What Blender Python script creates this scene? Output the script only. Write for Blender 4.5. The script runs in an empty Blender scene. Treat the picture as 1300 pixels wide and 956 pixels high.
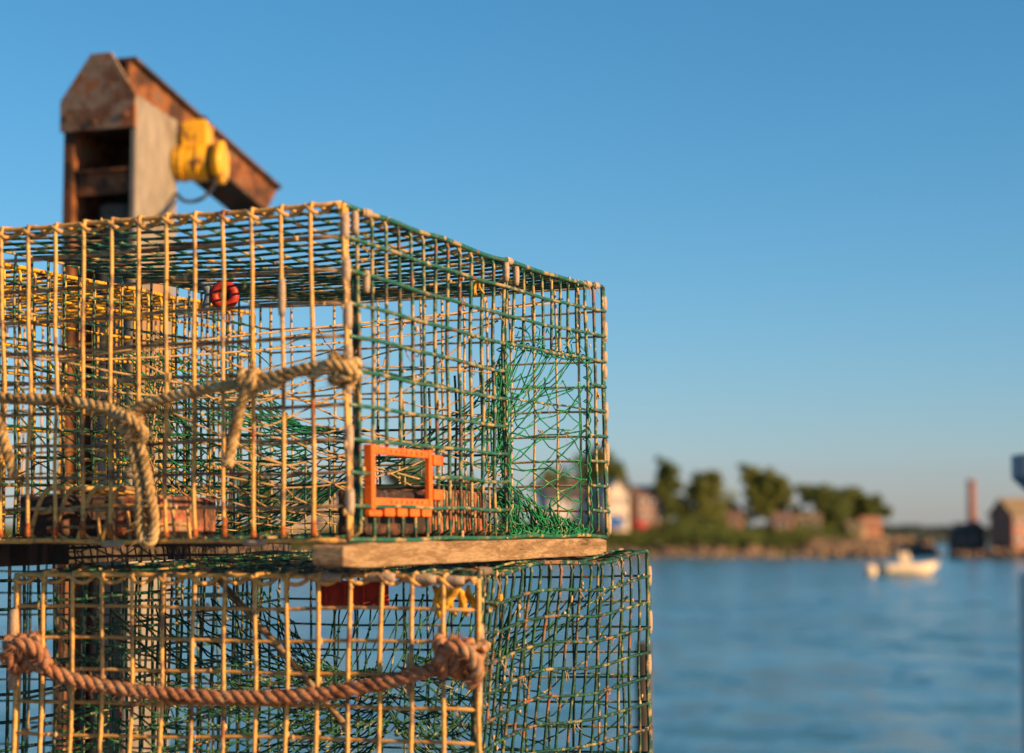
import bpy, math, random
from mathutils import Vector, noise
random.seed(7)
R = math.radians
scene = bpy.context.scene
COL = scene.collection

# ------------------------------------------------------------------ camera
F = 2640.0                      # focal length in photo pixels (1300 wide)
TILT = math.atan(240.0 / F)     # camera looks slightly up
CAM = Vector((0, 0, 4.5))       # water is z = 0
cd = bpy.data.cameras.new('camera')
cam = bpy.data.objects.new('camera', cd); COL.objects.link(cam)
cam.location = CAM
cam.rotation_euler = (math.pi / 2 + TILT, 0, 0)
cd.sensor_width = 36.0
cd.lens = F * 36.0 / 1300.0
cd.shift_y = -45.0 / 1300.0
cd.clip_start = 0.05
cd.clip_end = 30000
cd.dof.use_dof = True
cd.dof.focus_distance = 2.98
cd.dof.aperture_fstop = 4.3
cd.dof.aperture_blades = 0
scene.camera = cam

# ------------------------------------------------------------------ light
SUN_AZ = R(118)                 # clockwise from +Y (view direction)
SUN_EL = R(20)
w = bpy.data.worlds.new('World'); scene.world = w; w.use_nodes = True
nt = w.node_tree
sky = nt.nodes.new('ShaderNodeTexSky'); sky.sky_type = 'NISHITA'
sky.sun_disc = False; sky.sun_elevation = SUN_EL; sky.sun_rotation = SUN_AZ
sky.altitude = 0; sky.air_density = 1.0; sky.dust_density = 0.35; sky.ozone_density = 6.8
bg = nt.nodes['Background']; bg.inputs['Strength'].default_value = 0.078
tint = nt.nodes.new('ShaderNodeMixRGB'); tint.blend_type = 'MULTIPLY'; tint.inputs['Fac'].default_value = 1.0
tint.inputs['Color2'].default_value = (1.07, 0.90, 0.955, 1)      # clear maritime air: a little less violet, everywhere
hsv = nt.nodes.new('ShaderNodeHueSaturation'); hsv.inputs['Hue'].default_value = 0.476; hsv.inputs['Saturation'].default_value = 1.1
nt.links.new(sky.outputs[0], hsv.inputs['Color']); nt.links.new(hsv.outputs[0], tint.inputs['Color1']); nt.links.new(tint.outputs[0], bg.inputs['Color'])
sd = bpy.data.lights.new('sun', 'SUN'); so = bpy.data.objects.new('sun', sd); COL.objects.link(so)
sd.energy = 5.0; sd.angle = R(0.6); sd.color = (1.0, 0.61, 0.27)
to_sun = Vector((math.sin(SUN_AZ) * math.cos(SUN_EL), math.cos(SUN_AZ) * math.cos(SUN_EL), math.sin(SUN_EL)))
so.rotation_euler = to_sun.to_track_quat('Z', 'Y').to_euler()
vs = scene.view_settings
vs.view_transform = 'Standard'; vs.look = 'None'; vs.gamma = 1.0; vs.exposure = 0.85; vs.use_curve_mapping = False
scene.render.resolution_x = 1024; scene.render.resolution_y = 753
scene.render.engine = 'CYCLES'
try: scene.cycles.max_bounces = 6
except Exception: pass

# ------------------------------------------------------------------ helpers
FW = Vector((0, math.cos(TILT), math.sin(TILT))); UP = Vector((0, -math.sin(TILT), math.cos(TILT)))
def P(px, py, Y):
    """a point of the place that stands Y metres ahead, in the direction of a photo position"""
    d = Vector((1, 0, 0)) * ((px - 650) / F) + UP * ((433 - py) / F) + FW
    return CAM + d * (Y / d.y)
def G(px, D, z=0.0):
    return Vector(((px - 650) / F * D, D, z))

class MB:
    def __init__(s): s.v = []; s.f = []; s.sm = []
    def add(s, vs_, fs, smooth=False):
        o = len(s.v); s.v += [Vector(v) for v in vs_]
        for f in fs: s.f.append(tuple(i + o for i in f)); s.sm.append(smooth)
    def tube(s, pts, r, n=5, cap=True, rr=None):
        pts = [Vector(p) for p in pts]
        m = len(pts); vs_ = []
        t0 = (pts[1] - pts[0]).normalized()
        ref = Vector((0, 0, 1)) if abs(t0.z) < 0.9 else Vector((1, 0, 0))
        nx = t0.cross(ref).normalized()
        for i, p in enumerate(pts):
            t = (pts[min(i + 1, m - 1)] - pts[max(i - 1, 0)])
            if t.length < 1e-9: t = t0
            t = t.normalized()
            nx = (nx - t * nx.dot(t))
            nx = nx.normalized() if nx.length > 1e-6 else t.orthogonal().normalized()
            ny = t.cross(nx)
            q = rr[i] if rr else r
            for k in range(n):
                a = 2 * math.pi * k / n
                vs_.append(p + nx * (q * math.cos(a)) + ny * (q * math.sin(a)))
        fs = []
        for i in range(m - 1):
            for k in range(n):
                fs.append((i * n + k, i * n + (k + 1) % n, (i + 1) * n + (k + 1) % n, (i + 1) * n + k))
        s.add(vs_, fs, True)
        if cap:
            o = len(s.v) - len(vs_)
            s.f.append(tuple(o + k for k in reversed(range(n)))); s.sm.append(False)
            s.f.append(tuple(o + (m - 1) * n + k for k in range(n))); s.sm.append(False)
    def hexa(s, c8):
        """8 corners: bottom ring 0-3, top ring 4-7"""
        s.add(c8, [(3, 2, 1, 0), (4, 5, 6, 7), (0, 1, 5, 4), (1, 2, 6, 5), (2, 3, 7, 6), (3, 0, 4, 7)])
    def box(s, c, x, y, z, ax=Vector((1, 0, 0)), ay=Vector((0, 1, 0)), az=Vector((0, 0, 1))):
        c = Vector(c); X = ax * (x / 2); Y = ay * (y / 2); Z = az * (z / 2)
        s.hexa([c - X - Y - Z, c + X - Y - Z, c + X + Y - Z, c - X + Y - Z, c - X - Y + Z, c + X - Y + Z, c + X + Y + Z, c - X + Y + Z])
    def prism(s, poly, d):
        """extrude a planar polygon of 3-D points along d"""
        n = len(poly); poly = [Vector(p) for p in poly]
        s.add(poly + [p + d for p in poly],
              [tuple(range(n)), tuple(reversed(range(n, 2 * n)))] + [(i, i + n, (i + 1) % n + n, (i + 1) % n) for i in range(n)])
    def blob(s, c, rx, ry, rz, nu=8, nv=6, jit=0.15, seed=0):
        vs_ = []; fs = []; c = Vector(c)
        for j in range(nv + 1):
            th = math.pi * j / nv
            for i in range(nu):
                ph = 2 * math.pi * i / nu
                d = Vector((math.sin(th) * math.cos(ph), math.sin(th) * math.sin(ph), math.cos(th)))
                k = 1 + jit * noise.noise(d * 1.7 + Vector((seed * 3.1, seed * 1.7, seed)))*2
                vs_.append(c + Vector((d.x * rx, d.y * ry, d.z * rz)) * k)
        for j in range(nv):
            for i in range(nu):
                fs.append((j * nu + i, (j + 1) * nu + i, (j + 1) * nu + (i + 1) % nu, j * nu + (i + 1) % nu))
        s.add(vs_, fs, True)
    def build(s, name, mat, parent=None, bevel=0):
        loc = Vector((0, 0, 0)); p = parent
        while p is not None: loc += Vector(p.location); p = p.parent
        me = bpy.data.meshes.new(name)
        me.from_pydata([tuple(v - loc) for v in s.v], [], s.f)
        me.polygons.foreach_set('use_smooth', s.sm); me.update()
        o = bpy.data.objects.new(name, me); COL.objects.link(o)
        if mat: me.materials.append(mat)
        if parent: o.parent = parent
        if bevel:
            b = o.modifiers.new('bevel', 'BEVEL'); b.width = bevel; b.segments = 2; b.limit_method = 'ANGLE'
        return o
def tag(o, label=None, cat=None, group=None, kind=None):
    if label: o['label'] = label
    if cat: o['category'] = cat
    if group: o['group'] = group
    if kind: o['kind'] = kind
    return o
def thing(name, label, cat, loc, group=None):
    o = bpy.data.objects.new(name, None); COL.objects.link(o); o.location = loc
    o.empty_display_size = 0.1
    return tag(o, label, cat, group)
def catmull(pts, n=8):
    pts = [Vector(p) for p in pts]; out = []
    q = [pts[0] * 2 - pts[1]] + pts + [pts[-1] * 2 - pts[-2]]
    for i in range(1, len(q) - 2):
        p0, p1, p2, p3 = q[i - 1:i + 3]
        for k in range(n):
            t = k / n
            out.append(0.5 * ((2 * p1) + (p2 - p0) * t + (2 * p0 - 5 * p1 + 4 * p2 - p3) * t * t + (3 * p1 - p0 - 3 * p2 + p3) * t ** 3))
    out.append(pts[-1]); return out

# ------------------------------------------------------------------ materials
def mat(name, base, rough=0.7, metal=0.0, spec=0.4):
    m = bpy.data.materials.new(name); m.use_nodes = True
    b = m.node_tree.nodes['Principled BSDF']
    b.inputs['Base Color'].default_value = (*base, 1); b.inputs['Roughness'].default_value = rough
    b.inputs['Metallic'].default_value = metal; b.inputs['Specular IOR Level'].default_value = spec
    return m, m.node_tree, b
def patchy(name, cols, scale=20, stretch=(1, 1, 1), rough=0.7, bump=0.3, bumpscale=None, detail=6, metal=0.0, spec=0.35, bdist=0.002, coord='Object', sharp=0.06):
    """cols: list of (upper limit 0..1, colour): patches of several colours cut by a noise, with a finer noise on top"""
    m, t, b = mat(name, cols[0][1], rough, metal, spec)
    tc = t.nodes.new('ShaderNodeTexCoord'); mp = t.nodes.new('ShaderNodeMapping')
    mp.inputs['Scale'].default_value = stretch
    t.links.new(tc.outputs[coord], mp.inputs['Vector'])
    n1 = t.nodes.new('ShaderNodeTexNoise'); n1.inputs['Scale'].default_value = scale; n1.inputs['Detail'].default_value = detail
    n1.inputs['Roughness'].default_value = 0.65
    t.links.new(mp.outputs[0], n1.inputs['Vector'])
    cr = t.nodes.new('ShaderNodeValToRGB'); e = cr.color_ramp.elements
    while len(e) > 1: e.remove(e[0])
    e[0].position = 0; e[0].color = (*cols[0][1], 1)
    for i in range(len(cols) - 1):
        p = cols[i][0]
        a = e.new(max(0.001, p - sharp / 2)); a.color = (*cols[i][1], 1)
        c = e.new(min(0.999, p + sharp / 2)); c.color = (*cols[i + 1][1], 1)
    t.links.new(n1.outputs['Fac'], cr.inputs['Fac'])
    n2 = t.nodes.new('ShaderNodeTexNoise'); n2.inputs['Scale'].default_value = (bumpscale or scale * 6); n2.inputs['Detail'].default_value = 4
    t.links.new(mp.outputs[0], n2.inputs['Vector'])
    hs = t.nodes.new('ShaderNodeMixRGB'); hs.blend_type = 'MULTIPLY'; hs.inputs['Fac'].default_value = 0.55
    r2 = t.nodes.new('ShaderNodeValToRGB'); r2.color_ramp.elements[0].position = 0.25; r2.color_ramp.elements[0].color = (0.45, 0.45, 0.45, 1)
    r2.color_ramp.elements[1].position = 0.7; r2.color_ramp.elements[1].color = (1.25, 1.25, 1.25, 1)
    t.links.new(n2.outputs['Fac'], r2.inputs['Fac'])
    t.links.new(cr.outputs[0], hs.inputs['Color1']); t.links.new(r2.outputs[0], hs.inputs['Color2'])
    t.links.new(hs.outputs[0], b.inputs['Base Color'])
    if bump:
        bp = t.nodes.new('ShaderNodeBump'); bp.inputs['Strength'].default_value = bump; bp.inputs['Distance'].default_value = bdist
        t.links.new(n2.outputs['Fac'], bp.inputs['Height']); t.links.new(bp.outputs[0], b.inputs['Normal'])
    return m
GREEN = (0.014, 0.115, 0.07); DGREEN = (0.006, 0.042, 0.028); FOUL = (0.48, 0.31, 0.13); GOLD = (0.67, 0.37, 0.095)
RUST = (0.27, 0.07, 0.018); PALE = (0.38, 0.28, 0.19); BROWN = (0.24, 0.15, 0.075)
W = {}
W['gold'] = patchy('gold_film_wire', [(0.37, RUST), (0.45, BROWN), (0.62, GOLD), (1, FOUL)], 30, rough=0.55, spec=0.4)
W['brown'] = patchy('brown_fouled_and_shaded_wire', [(0.46, (0.15, 0.095, 0.05)), (0.60, (0.29, 0.19, 0.095)), (1, (0.4, .28, .14))], 34, rough=0.7)  # real fouling, darkened further for the shade raking sun leaves on cross wires
W['goldb'] = patchy('gold_brown_fouled_wire', [(0.40, BROWN), (0.55, (0.52, 0.28, 0.075)), (1, FOUL)], 34, rough=0.6)
W['green'] = patchy('green_coated_wire', [(0.36, RUST), (0.515, GREEN), (0.565, (0.07, 0.13, 0.065)), (1, (.36, .27, .11))], 26, rough=0.4, spec=0.5)
W['mixed'] = patchy('half_fouled_green_wire', [(0.37, RUST), (0.42, (.16, .10, .05)), (0.485, DGREEN), (0.525, GREEN), (1, (0.38, 0.27, 0.10))], 30, rough=0.5)
W['deep'] = patchy('dull_green_wire', [(0.37, RUST), (0.42, BROWN), (0.52, DGREEN), (0.60, (.02, .10, .055)), (1, (0.33, 0.24, 0.10))], 30, rough=0.5)
W['dark'] = patchy('dark_green_wire', [(0.39, (0.20, 0.09, 0.04)), (0.49, DGREEN), (0.56, GREEN), (1, (0.42, 0.29, 0.12))], 30, rough=0.5)
W['tan'] = patchy('tan_fouled_wire', [(0.40, BROWN), (0.55, FOUL), (1, (0.62, 0.45, 0.22))], 34, rough=0.65)
W['yellow'] = patchy('yellow_coated_wire', [(0.47, (0.07, 0.04, 0.03)), (0.66, (0.70, 0.38, 0.012)), (1, (0.30, 0.2, 0.06))], 60, rough=0.45)
W['clip'] = patchy('pale_hog_ring_metal', [(0.35, RUST), (0.45, (0.42, 0.33, 0.25)), (1, PALE)], 60, rough=0.6)
NETG = patchy('green_twine', [(0.45, (0.004, 0.10, 0.042)), (0.62, (0.010, 0.22, 0.09)), (1, (0.30, 0.28, 0.12))], 40, rough=0.8, bump=0.15)
NETT = patchy('tan_twine', [(0.4, (0.16, 0.09, 0.04)), (1, (0.45, 0.30, 0.14))], 40, rough=0.9, bump=0.15)
NETD = patchy('dark_green_twine', [(0.48, (0.006, 0.035, 0.02)), (0.6, (0.02, 0.12, 0.06)), (1, (0.40, 0.36, 0.2))], 40, rough=0.85, bump=0.15)
ROPE = patchy('tan_rope_fibre', [(0.42, (0.25, 0.155, 0.07)), (0.56, (0.47, 0.32, 0.145)), (1, (0.60, 0.44, 0.22))], 45, rough=0.95, bump=0.9, bumpscale=900, spec=0.1, bdist=0.0015)
ROPEO = patchy('reddish_rope_fibre', [(0.42, (0.20, 0.09, 0.05)), (0.56, (0.40, 0.185, 0.10)), (1, (0.42, 0.27, 0.16))], 45, rough=0.95, bump=0.9, bumpscale=900, spec=0.1, bdist=0.0015)
WOOD = patchy('weathered_runner_wood', [(0.36, (0.08, 0.048, 0.024)), (0.50, (0.22, 0.135, 0.065)), (1, (0.33, 0.22, 0.115))], 9, stretch=(3, 1.2, 9), rough=0.85, bump=0.5, bumpscale=45, bdist=0.003)
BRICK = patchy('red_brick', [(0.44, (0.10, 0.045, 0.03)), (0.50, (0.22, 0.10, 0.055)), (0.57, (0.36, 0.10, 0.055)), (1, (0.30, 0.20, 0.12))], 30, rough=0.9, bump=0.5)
DBRICK = patchy('dark_brick', [(0.55, (0.035, 0.022, 0.016)), (0.68, (0.12, 0.05, 0.03)), (1, (0.3, 0.2, 0.12))], 40, rough=0.7, bump=0.5)  # mostly near-black brown with rusty and tan patches
VENT = patchy('orange_plastic', [(0.38, (0.40, 0.055, 0.008)), (0.60, (0.84, 0.145, 0.008)), (1, (0.78, 0.19, 0.02))], 40, rough=0.45, bump=0.2, bumpscale=400, spec=0.4, sharp=.15)
REDP = patchy('red_plastic', [(0.40, (0.16, 0.015, 0.01)), (1, (0.38, 0.03, 0.015))], 22, rough=0.5, bump=0.1)
WEED = patchy('dried_yellow_seaweed', [(0.45, (0.40, 0.19, 0.02)), (1, (0.72, 0.42, 0.03))], 90, rough=0.8, bump=0.4)
RUSTST = patchy('rusted_steel', [(0.40, (0.07, 0.035, 0.022)), (0.50, (0.17, 0.08, 0.04)), (0.58, (0.27, 0.19, 0.13)), (1, (0.30, 0.11, 0.04))], 7, rough=0.85, bump=0.5, bumpscale=60)
RUSTOR = patchy('orange_rusted_steel', [(0.45, (0.055, 0.026, 0.015)), (0.52, (0.15, 0.055, 0.02)), (0.59, (0.24, 0.085, 0.028)), (1, (0.14, 0.09, 0.058))], 12, rough=0.85, bump=0.5, bumpscale=60)
BEIGE = patchy('weathered_beige_paint', [(0.38, (0.33, 0.17, 0.08)), (0.46, (0.20, 0.165, 0.125)), (1, (0.26, 0.225, 0.18))], 6, stretch=(1, 1, .4), rough=0.8, bump=0.2)
DARKST = patchy('dark_rusty_steel', [(0.5, (0.03, 0.022, 0.018)), (0.62, (0.09, 0.045, 0.025)), (1, (0.07, 0.06, 0.05))], 9, rough=0.85)
YELP = patchy('yellow_machine_paint', [(0.40, (0.16, 0.07, 0.02)), (0.47, (0.55, 0.27, 0.012)), (1, (0.80, 0.42, 0.012))], 26, rough=0.5, bump=0.1, spec=0.5)
CABLE, _, _ = mat('black_cable_rubber', (0.02, 0.02, 0.022), 0.5)
PILE = patchy('weathered_piling_wood', [(0.4, (0.50, 0.42, 0.37)), (1, (0.74, 0.64, 0.57))], 6, stretch=(3, 3, .4), rough=0.9, bump=0.5, bumpscale=40, bdist=.01)
PILED = patchy('dark_piling_and_shaded_runner_wood', [(0.5, (0.04, 0.035, 0.03)), (1, (0.10, 0.075, 0.06))], 6, stretch=(3, 3, .4), rough=0.8)

# ------------------------------------------------------------------ water, land, far shore
def water_mat():
    m, t, b = mat('harbour_water', (0.055, 0.175, 0.26), 0.2, 0, 0.5)
    b.inputs['IOR'].default_value = 1.33
    tc = t.nodes.new('ShaderNodeTexCoord')
    def nz(sc, st, det, amp):
        mp = t.nodes.new('ShaderNodeMapping'); mp.inputs['Scale'].default_value = st
        t.links.new(tc.outputs['Object'], mp.inputs['Vector'])
        n = t.nodes.new('ShaderNodeTexNoise'); n.inputs['Scale'].default_value = sc; n.inputs['Detail'].default_value = det
        t.links.new(mp.outputs[0], n.inputs['Vector'])
        u = t.nodes.new('ShaderNodeVectorMath'); u.operation = 'SUBTRACT'; u.inputs[1].default_value = (.5, .5, .5); t.links.new(n.outputs['Color'], u.inputs[0])
        k = t.nodes.new('ShaderNodeVectorMath'); k.operation = 'MULTIPLY'; k.inputs[1].default_value = (amp * .6, amp, 0); t.links.new(u.outputs[0], k.inputs[0])
        return k
    a = nz(2.6, (0.5, 1.0, 1), 3, 0.6); c = nz(0.55, (1.0, .45, 1), 3, 0.95)
    # gusts: broad patches where the ripples are steeper
    g = t.nodes.new('ShaderNodeTexNoise'); g.inputs['Scale'].default_value = 1.0; g.inputs['Detail'].default_value = 5
    mp = t.nodes.new('ShaderNodeMapping'); mp.inputs['Scale'].default_value = (.02, .075, 1); t.links.new(tc.outputs['Object'], mp.inputs['Vector']); t.links.new(mp.outputs[0], g.inputs['Vector'])
    mr = t.nodes.new('ShaderNodeMapRange'); mr.inputs['From Min'].default_value = 0.40; mr.inputs['From Max'].default_value = 0.60
    mr.inputs['To Min'].default_value = 0.22; mr.inputs['To Max'].default_value = 1.6; t.links.new(g.outputs['Fac'], mr.inputs['Value'])
    s1 = t.nodes.new('ShaderNodeVectorMath'); s1.operation = 'ADD'; t.links.new(a.outputs[0], s1.inputs[0]); t.links.new(c.outputs[0], s1.inputs[1])
    s2 = t.nodes.new('ShaderNodeVectorMath'); s2.operation = 'SCALE'; t.links.new(s1.outputs[0], s2.inputs[0]); t.links.new(mr.outputs[0], s2.inputs['Scale'])
    s3 = t.nodes.new('ShaderNodeVectorMath'); s3.operation = 'ADD'; s3.inputs[1].default_value = (0, 0, 1); t.links.new(s2.outputs[0], s3.inputs[0])
    s4 = t.nodes.new('ShaderNodeVectorMath'); s4.operation = 'NORMALIZE'; t.links.new(s3.outputs[0], s4.inputs[0])
    t.links.new(s4.outputs[0], b.inputs['Normal'])
    return m
b = MB(); b.add([(-9000, -60, 0), (9000, -60, 0), (9000, 16000, 0), (-9000, 16000, 0)], [(0, 1, 2, 3)])
tag(b.build('water', water_mat()), 'blue harbour water with light wind ripples', 'water', kind='structure')

GRASS = patchy('shore_grass_and_soil', [(0.45, (0.06, 0.075, 0.025)), (0.6, (0.13, 0.12, 0.05)), (1, (0.20, 0.15, 0.08))], 0.12, rough=0.95, bump=0.3, bdist=0.2)
ROCK = patchy('shore_rock', [(0.44, (0.14, 0.095, 0.062)), (0.56, (0.19, 0.13, 0.085)), (1, (0.29, 0.20, 0.13))], 0.7, rough=0.9, bump=0.5, bdist=0.1)
FOL = [patchy('foliage_dark', [(0.45, (0.035, 0.065, 0.013)), (1, (0.09, 0.115, 0.024))], 0.9, rough=0.8, bump=0),
       patchy('foliage_mid', [(0.45, (0.05, 0.085, 0.015)), (1, (0.14, 0.155, 0.03))], 0.9, rough=0.8, bump=0),
       patchy('foliage_olive', [(0.45, (0.03, 0.06, 0.010)), (1, (0.085, 0.115, 0.02))], 0.9, rough=0.8, bump=0)]
BARK = patchy('bark', [(0.5, (0.08, 0.055, 0.04)), (1, (0.14, 0.10, 0.07))], 2, rough=0.95)

def shoreline(px):   # distance of the water's edge in the direction px
    return 349 + 6 * noise.noise(Vector((px * 0.006, 3.3, 0))) + (0 if px < 1120 else (px - 1120) * 0.12)
def landheight(px, t):   # t metres behind the water's edge
    taper = 1.0 if px < 1090 else max(0.12, 1 - (px - 1090) / 85.0)
    h = 1.7 * min(1, t / 4.0) + 3.6 * (1 - math.exp(-max(0, t - 5) / 22.0))
    return (h + 0.5 * noise.noise(Vector((px * .02, t * .08, 1)))) * taper
b = MB(); cols_ = list(range(-700, 1141, 20)); ts = [-3, 0, 2.5, 5, 8, 12, 18, 26, 40, 70, 140]
for px in cols_:
    for t_ in ts:
        z = -0.8 if t_ < 0 else landheight(px, t_) if t_ > 0 else 0.05
        b.v.append(G(px, shoreline(px) + t_, z))
n_ = len(ts)
for i in range(len(cols_) - 1):
    for j in range(n_ - 1):
        b.f.append((i * n_ + j, (i + 1) * n_ + j, (i + 1) * n_ + j + 1, i * n_ + j + 1)); b.sm.append(True)
tag(b.build('terrain', GRASS), 'low wooded point across the harbour', 'land', kind='structure')
b = MB(); k = 0
for i in range(1700):
    px = random.uniform(-150, 1190) if i % 3 else random.uniform(1015, 1190); t_ = random.uniform(-1.0, 3.8 if px < 1020 else 6) if px < 1182 else random.uniform(-.8, 2.5)
    s_ = random.uniform(0.3, 1.0) * (1.0 if px < 1150 else .8)
    z = (1.7 * min(1, max(0, t_) / 4.0) + (1.0 if px > 1020 else 0.1)) * (1 if px < 1172 else max(.15, 1 - (px - 1172) / 20.0)) * (1 if i % 2 else random.uniform(0, .8))
    b.blob(G(px, shoreline(px) + t_, z), s_ * 1.25, s_, s_ * .75, 6, 4, 0.28, i)
tag(b.build('shore_rocks', ROCK), 'tan boulders heaped along the far shoreline', 'rocks', kind='stuff')

def leaves(b, c, rx, ry, rz, n, s):
    c = Vector(c)
    for i in range(n):
        d = Vector((random.gauss(0, 1), random.gauss(0, 1), random.gauss(0, 1))).normalized() * (random.random() ** 0.45)
        p = c + Vector((d.x * rx, d.y * ry, d.z * rz))
        u = Vector((random.gauss(0, 1), random.gauss(0, 1), random.gauss(0, .7))).normalized(); v = u.orthogonal().normalized()
        q = s * random.uniform(.5, 1.2)
        b.add([p - u * q, p + v * q * .55, p + u * q, p - v * q * .55], [(0, 1, 2, 3)])
def tree(px, D, zb, ztop, lobes, label, fol=1, trunk=0.16, group='trees on the far shore'):
    """lobes: (px, py, rx_px, ry_px) crown masses as seen from the pier"""
    base = G(px, D, zb); sc = D / F
    t = thing('tree', label, 'tree', base, group)
    b = MB(); tops = []
    for (lx, ly, rx, ry) in lobes:
        tops.append(Vector(((lx - 650) * sc, D + random.uniform(-1, 1), CAM.z + (673 - ly) * sc)))
    mid = sum(tops, Vector()) / len(tops)
    fork = base.lerp(mid, 0.45); fork.x = base.x * .7 + mid.x * .3
    b.tube(catmull([base - Vector((0, 0, .5)), base.lerp(fork, .5) + Vector((.1, 0, 0)), fork], 4), .2, 7, rr=[trunk * (1.25 - .4 * i / 8) for i in range(9)])
    for (tp, lb) in zip(tops, lobes):
        b.tube(catmull([fork, fork.lerp(tp, .6) + Vector((0, 0, .25)), tp + Vector((0, 0, lb[3] * sc * .5))], 3), .1, 5, rr=[trunk * .7 * (1 - .13 * i) for i in range(7)])
        for q in range(5):
            e = tp + Vector((random.uniform(-1, 1) * lb[2] * sc * .8, random.uniform(-1, 1) * lb[2] * sc * .6, random.uniform(-.8, .8) * lb[3] * sc))
            b.tube([fork.lerp(tp, .5 + .1 * q), fork.lerp(e, .7), e], .05, 4, rr=[trunk * .35, trunk * .22, trunk * .08])
    b.build('trunk', BARK, t)
    b = MB()
    for (tp, lb) in zip(tops, lobes):
        rx = lb[2] * sc * 1.1; rz = lb[3] * sc * 1.08
        for c in range(16):
            d = Vector((random.gauss(0, 1), random.gauss(0, 1), random.gauss(0, 1))).normalized() * random.uniform(.5, 1.12)
            k = random.uniform(.2, .46)
            leaves(b, tp + Vector((d.x * rx, d.y * rx * .8, d.z * rz)), rx * k, rx * k, rz * k, 130, .34)
        leaves(b, tp, rx * .7, rx * .6, rz * .8, 520, .4)
    b.build('crown', FOL[fol], t)
    return t
tree(700, 372, 5, 0, [(700, 618, 20, 22)], 'dark tree seen through the wire beside the green net', 0)
tree(762, 374, 5, 0, [(745, 600, 26, 26), (768, 588, 22, 20), (786, 606, 13, 16), (740, 630, 22, 18)], 'large dark tree rising behind the right edge of the upper trap', 0, .25)
tree(846, 364, 5, 0, [(846, 596, 12, 14), (847, 618, 14, 18), (849, 640, 10, 12)], 'tall narrow tree right of the red-brown house', 0)
tree(898, 366, 5, 0, [(896, 613, 19, 18), (902, 634, 27, 23), (896, 655, 32, 15)], 'rounded bushy olive tree in the middle of the far shore', 1, .22)
tree(975, 368, 5, 0, [(957, 605, 17, 14), (960, 628, 20, 17), (985, 616, 19, 17), (984, 636, 22, 18), (972, 648, 24, 11)], 'broad two-topped tree over the small orange house', 1, .22)
tree(1052, 368, 5, 0, [(1033, 627, 18, 13), (1055, 632, 26, 18), (1048, 652, 24, 18), (1060, 668, 14, 14), (1038, 668, 18, 12)], 'wide dark tree left of the last orange house', 0, .22)
tree(1098, 372, 4.6, 0, [(1084, 638, 19, 15), (1104, 643, 17, 13), (1120, 650, 10, 7), (1090, 656, 19, 10)], 'low spreading tree at the tip of the point', 0, .2)
for i, (px, py, rx, ry, lb) in enumerate([(330, 622, 28, 24, 'dark tree left of the tan house behind the traps'), (520, 606, 34, 28, 'spreading dark tree seen above the orange vent'),
                                      (590, 625, 26, 22, 'dark tree seen above the row of bricks'), (130, 625, 40, 26, 'dark tree on the shore behind the yellow trap'),
                                      (640, 634, 20, 15, 'small dark tree seen behind the green net funnel'), (815, 632, 24, 10, 'low dark tree behind the red-brown house')]):
    tree(px, 378 + i, 5, 0, [(px, py, rx, ry), (px + 6, py + 22, rx * .9, ry * .8)], lb, i % 2)
tree(930, 370, 5, 0, [(926, 652, 15, 12), (938, 658, 12, 10)], 'low round tree behind the pinkish cottage', 1, .14)
tree(1010, 371, 5, 0, [(1008, 655, 13, 10), (1018, 662, 12, 9)], 'low tree between the orange and the pale cottages', 1, .14)
tree(868, 372, 5, 0, [(864, 648, 13, 13), (874, 658, 12, 10)], 'low dark tree left of the rounded olive tree', 0, .14)
b = MB()
for i in range(1000):
    px = random.uniform(-200, 1085); t_ = random.uniform(1.8, 17)
    if px > 1085: continue
    lo = 1.45 + 1.7 * max(0, noise.noise(Vector((px * .012, 9, 0))) + .35)
    leaves(b, G(px, shoreline(px) + t_, landheight(px, t_) + lo * .6), 1.7, 1.3, lo, 60, .3)
for i in range(170):
    px = random.choice([random.uniform(820, 1005), random.uniform(1015, 1092), random.uniform(250, 830)]); t_ = random.uniform(12, 26)
    lo = random.uniform(1.2, 2.6) * (1 if px < 950 else .75); leaves(b, G(px, shoreline(px) + t_, landheight(px, t_) + lo * .5), 1.5, 1.4, lo, 90, .32)
tag(b.build('shrubs', FOL[2]), 'dense green shrubs growing above the shore rocks', 'shrubs', kind='stuff')
# far ridge of woods
b = MB(); xs = list(range(960, 1400, 4)); D = 700
top = [6.0 + 2.4 * noise.noise(Vector((x * .03, 0, 5))) + 1.2 * noise.noise(Vector((x * .12, 2, 5))) for x in xs]
for i, x in enumerate(xs):
    b.v += [G(x, D - 14, -.5), G(x, D - 12, top[i] * .55), G(x, D, top[i]), G(x, D + 40, top[i] * .8)]
for i in range(len(xs) - 1):
    for j in range(3): b.f.append((i * 4 + j, i * 4 + 4 + j, i * 4 + 5 + j, i * 4 + 1 + j)); b.sm.append(True)
for i, x in enumerate(xs): leaves(b, G(x, D - 6, top[i] * .7), 1.2, 4, 2.2, 70, .42)
tag(b.build('far_woods', patchy('far_evergreens', [(0.5, (0.022, 0.035, 0.03)), (1, (0.045, 0.06, 0.05))], .3, rough=.9, bump=0)), 'low dark line of woods far across the water', 'woods', kind='stuff')

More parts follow.
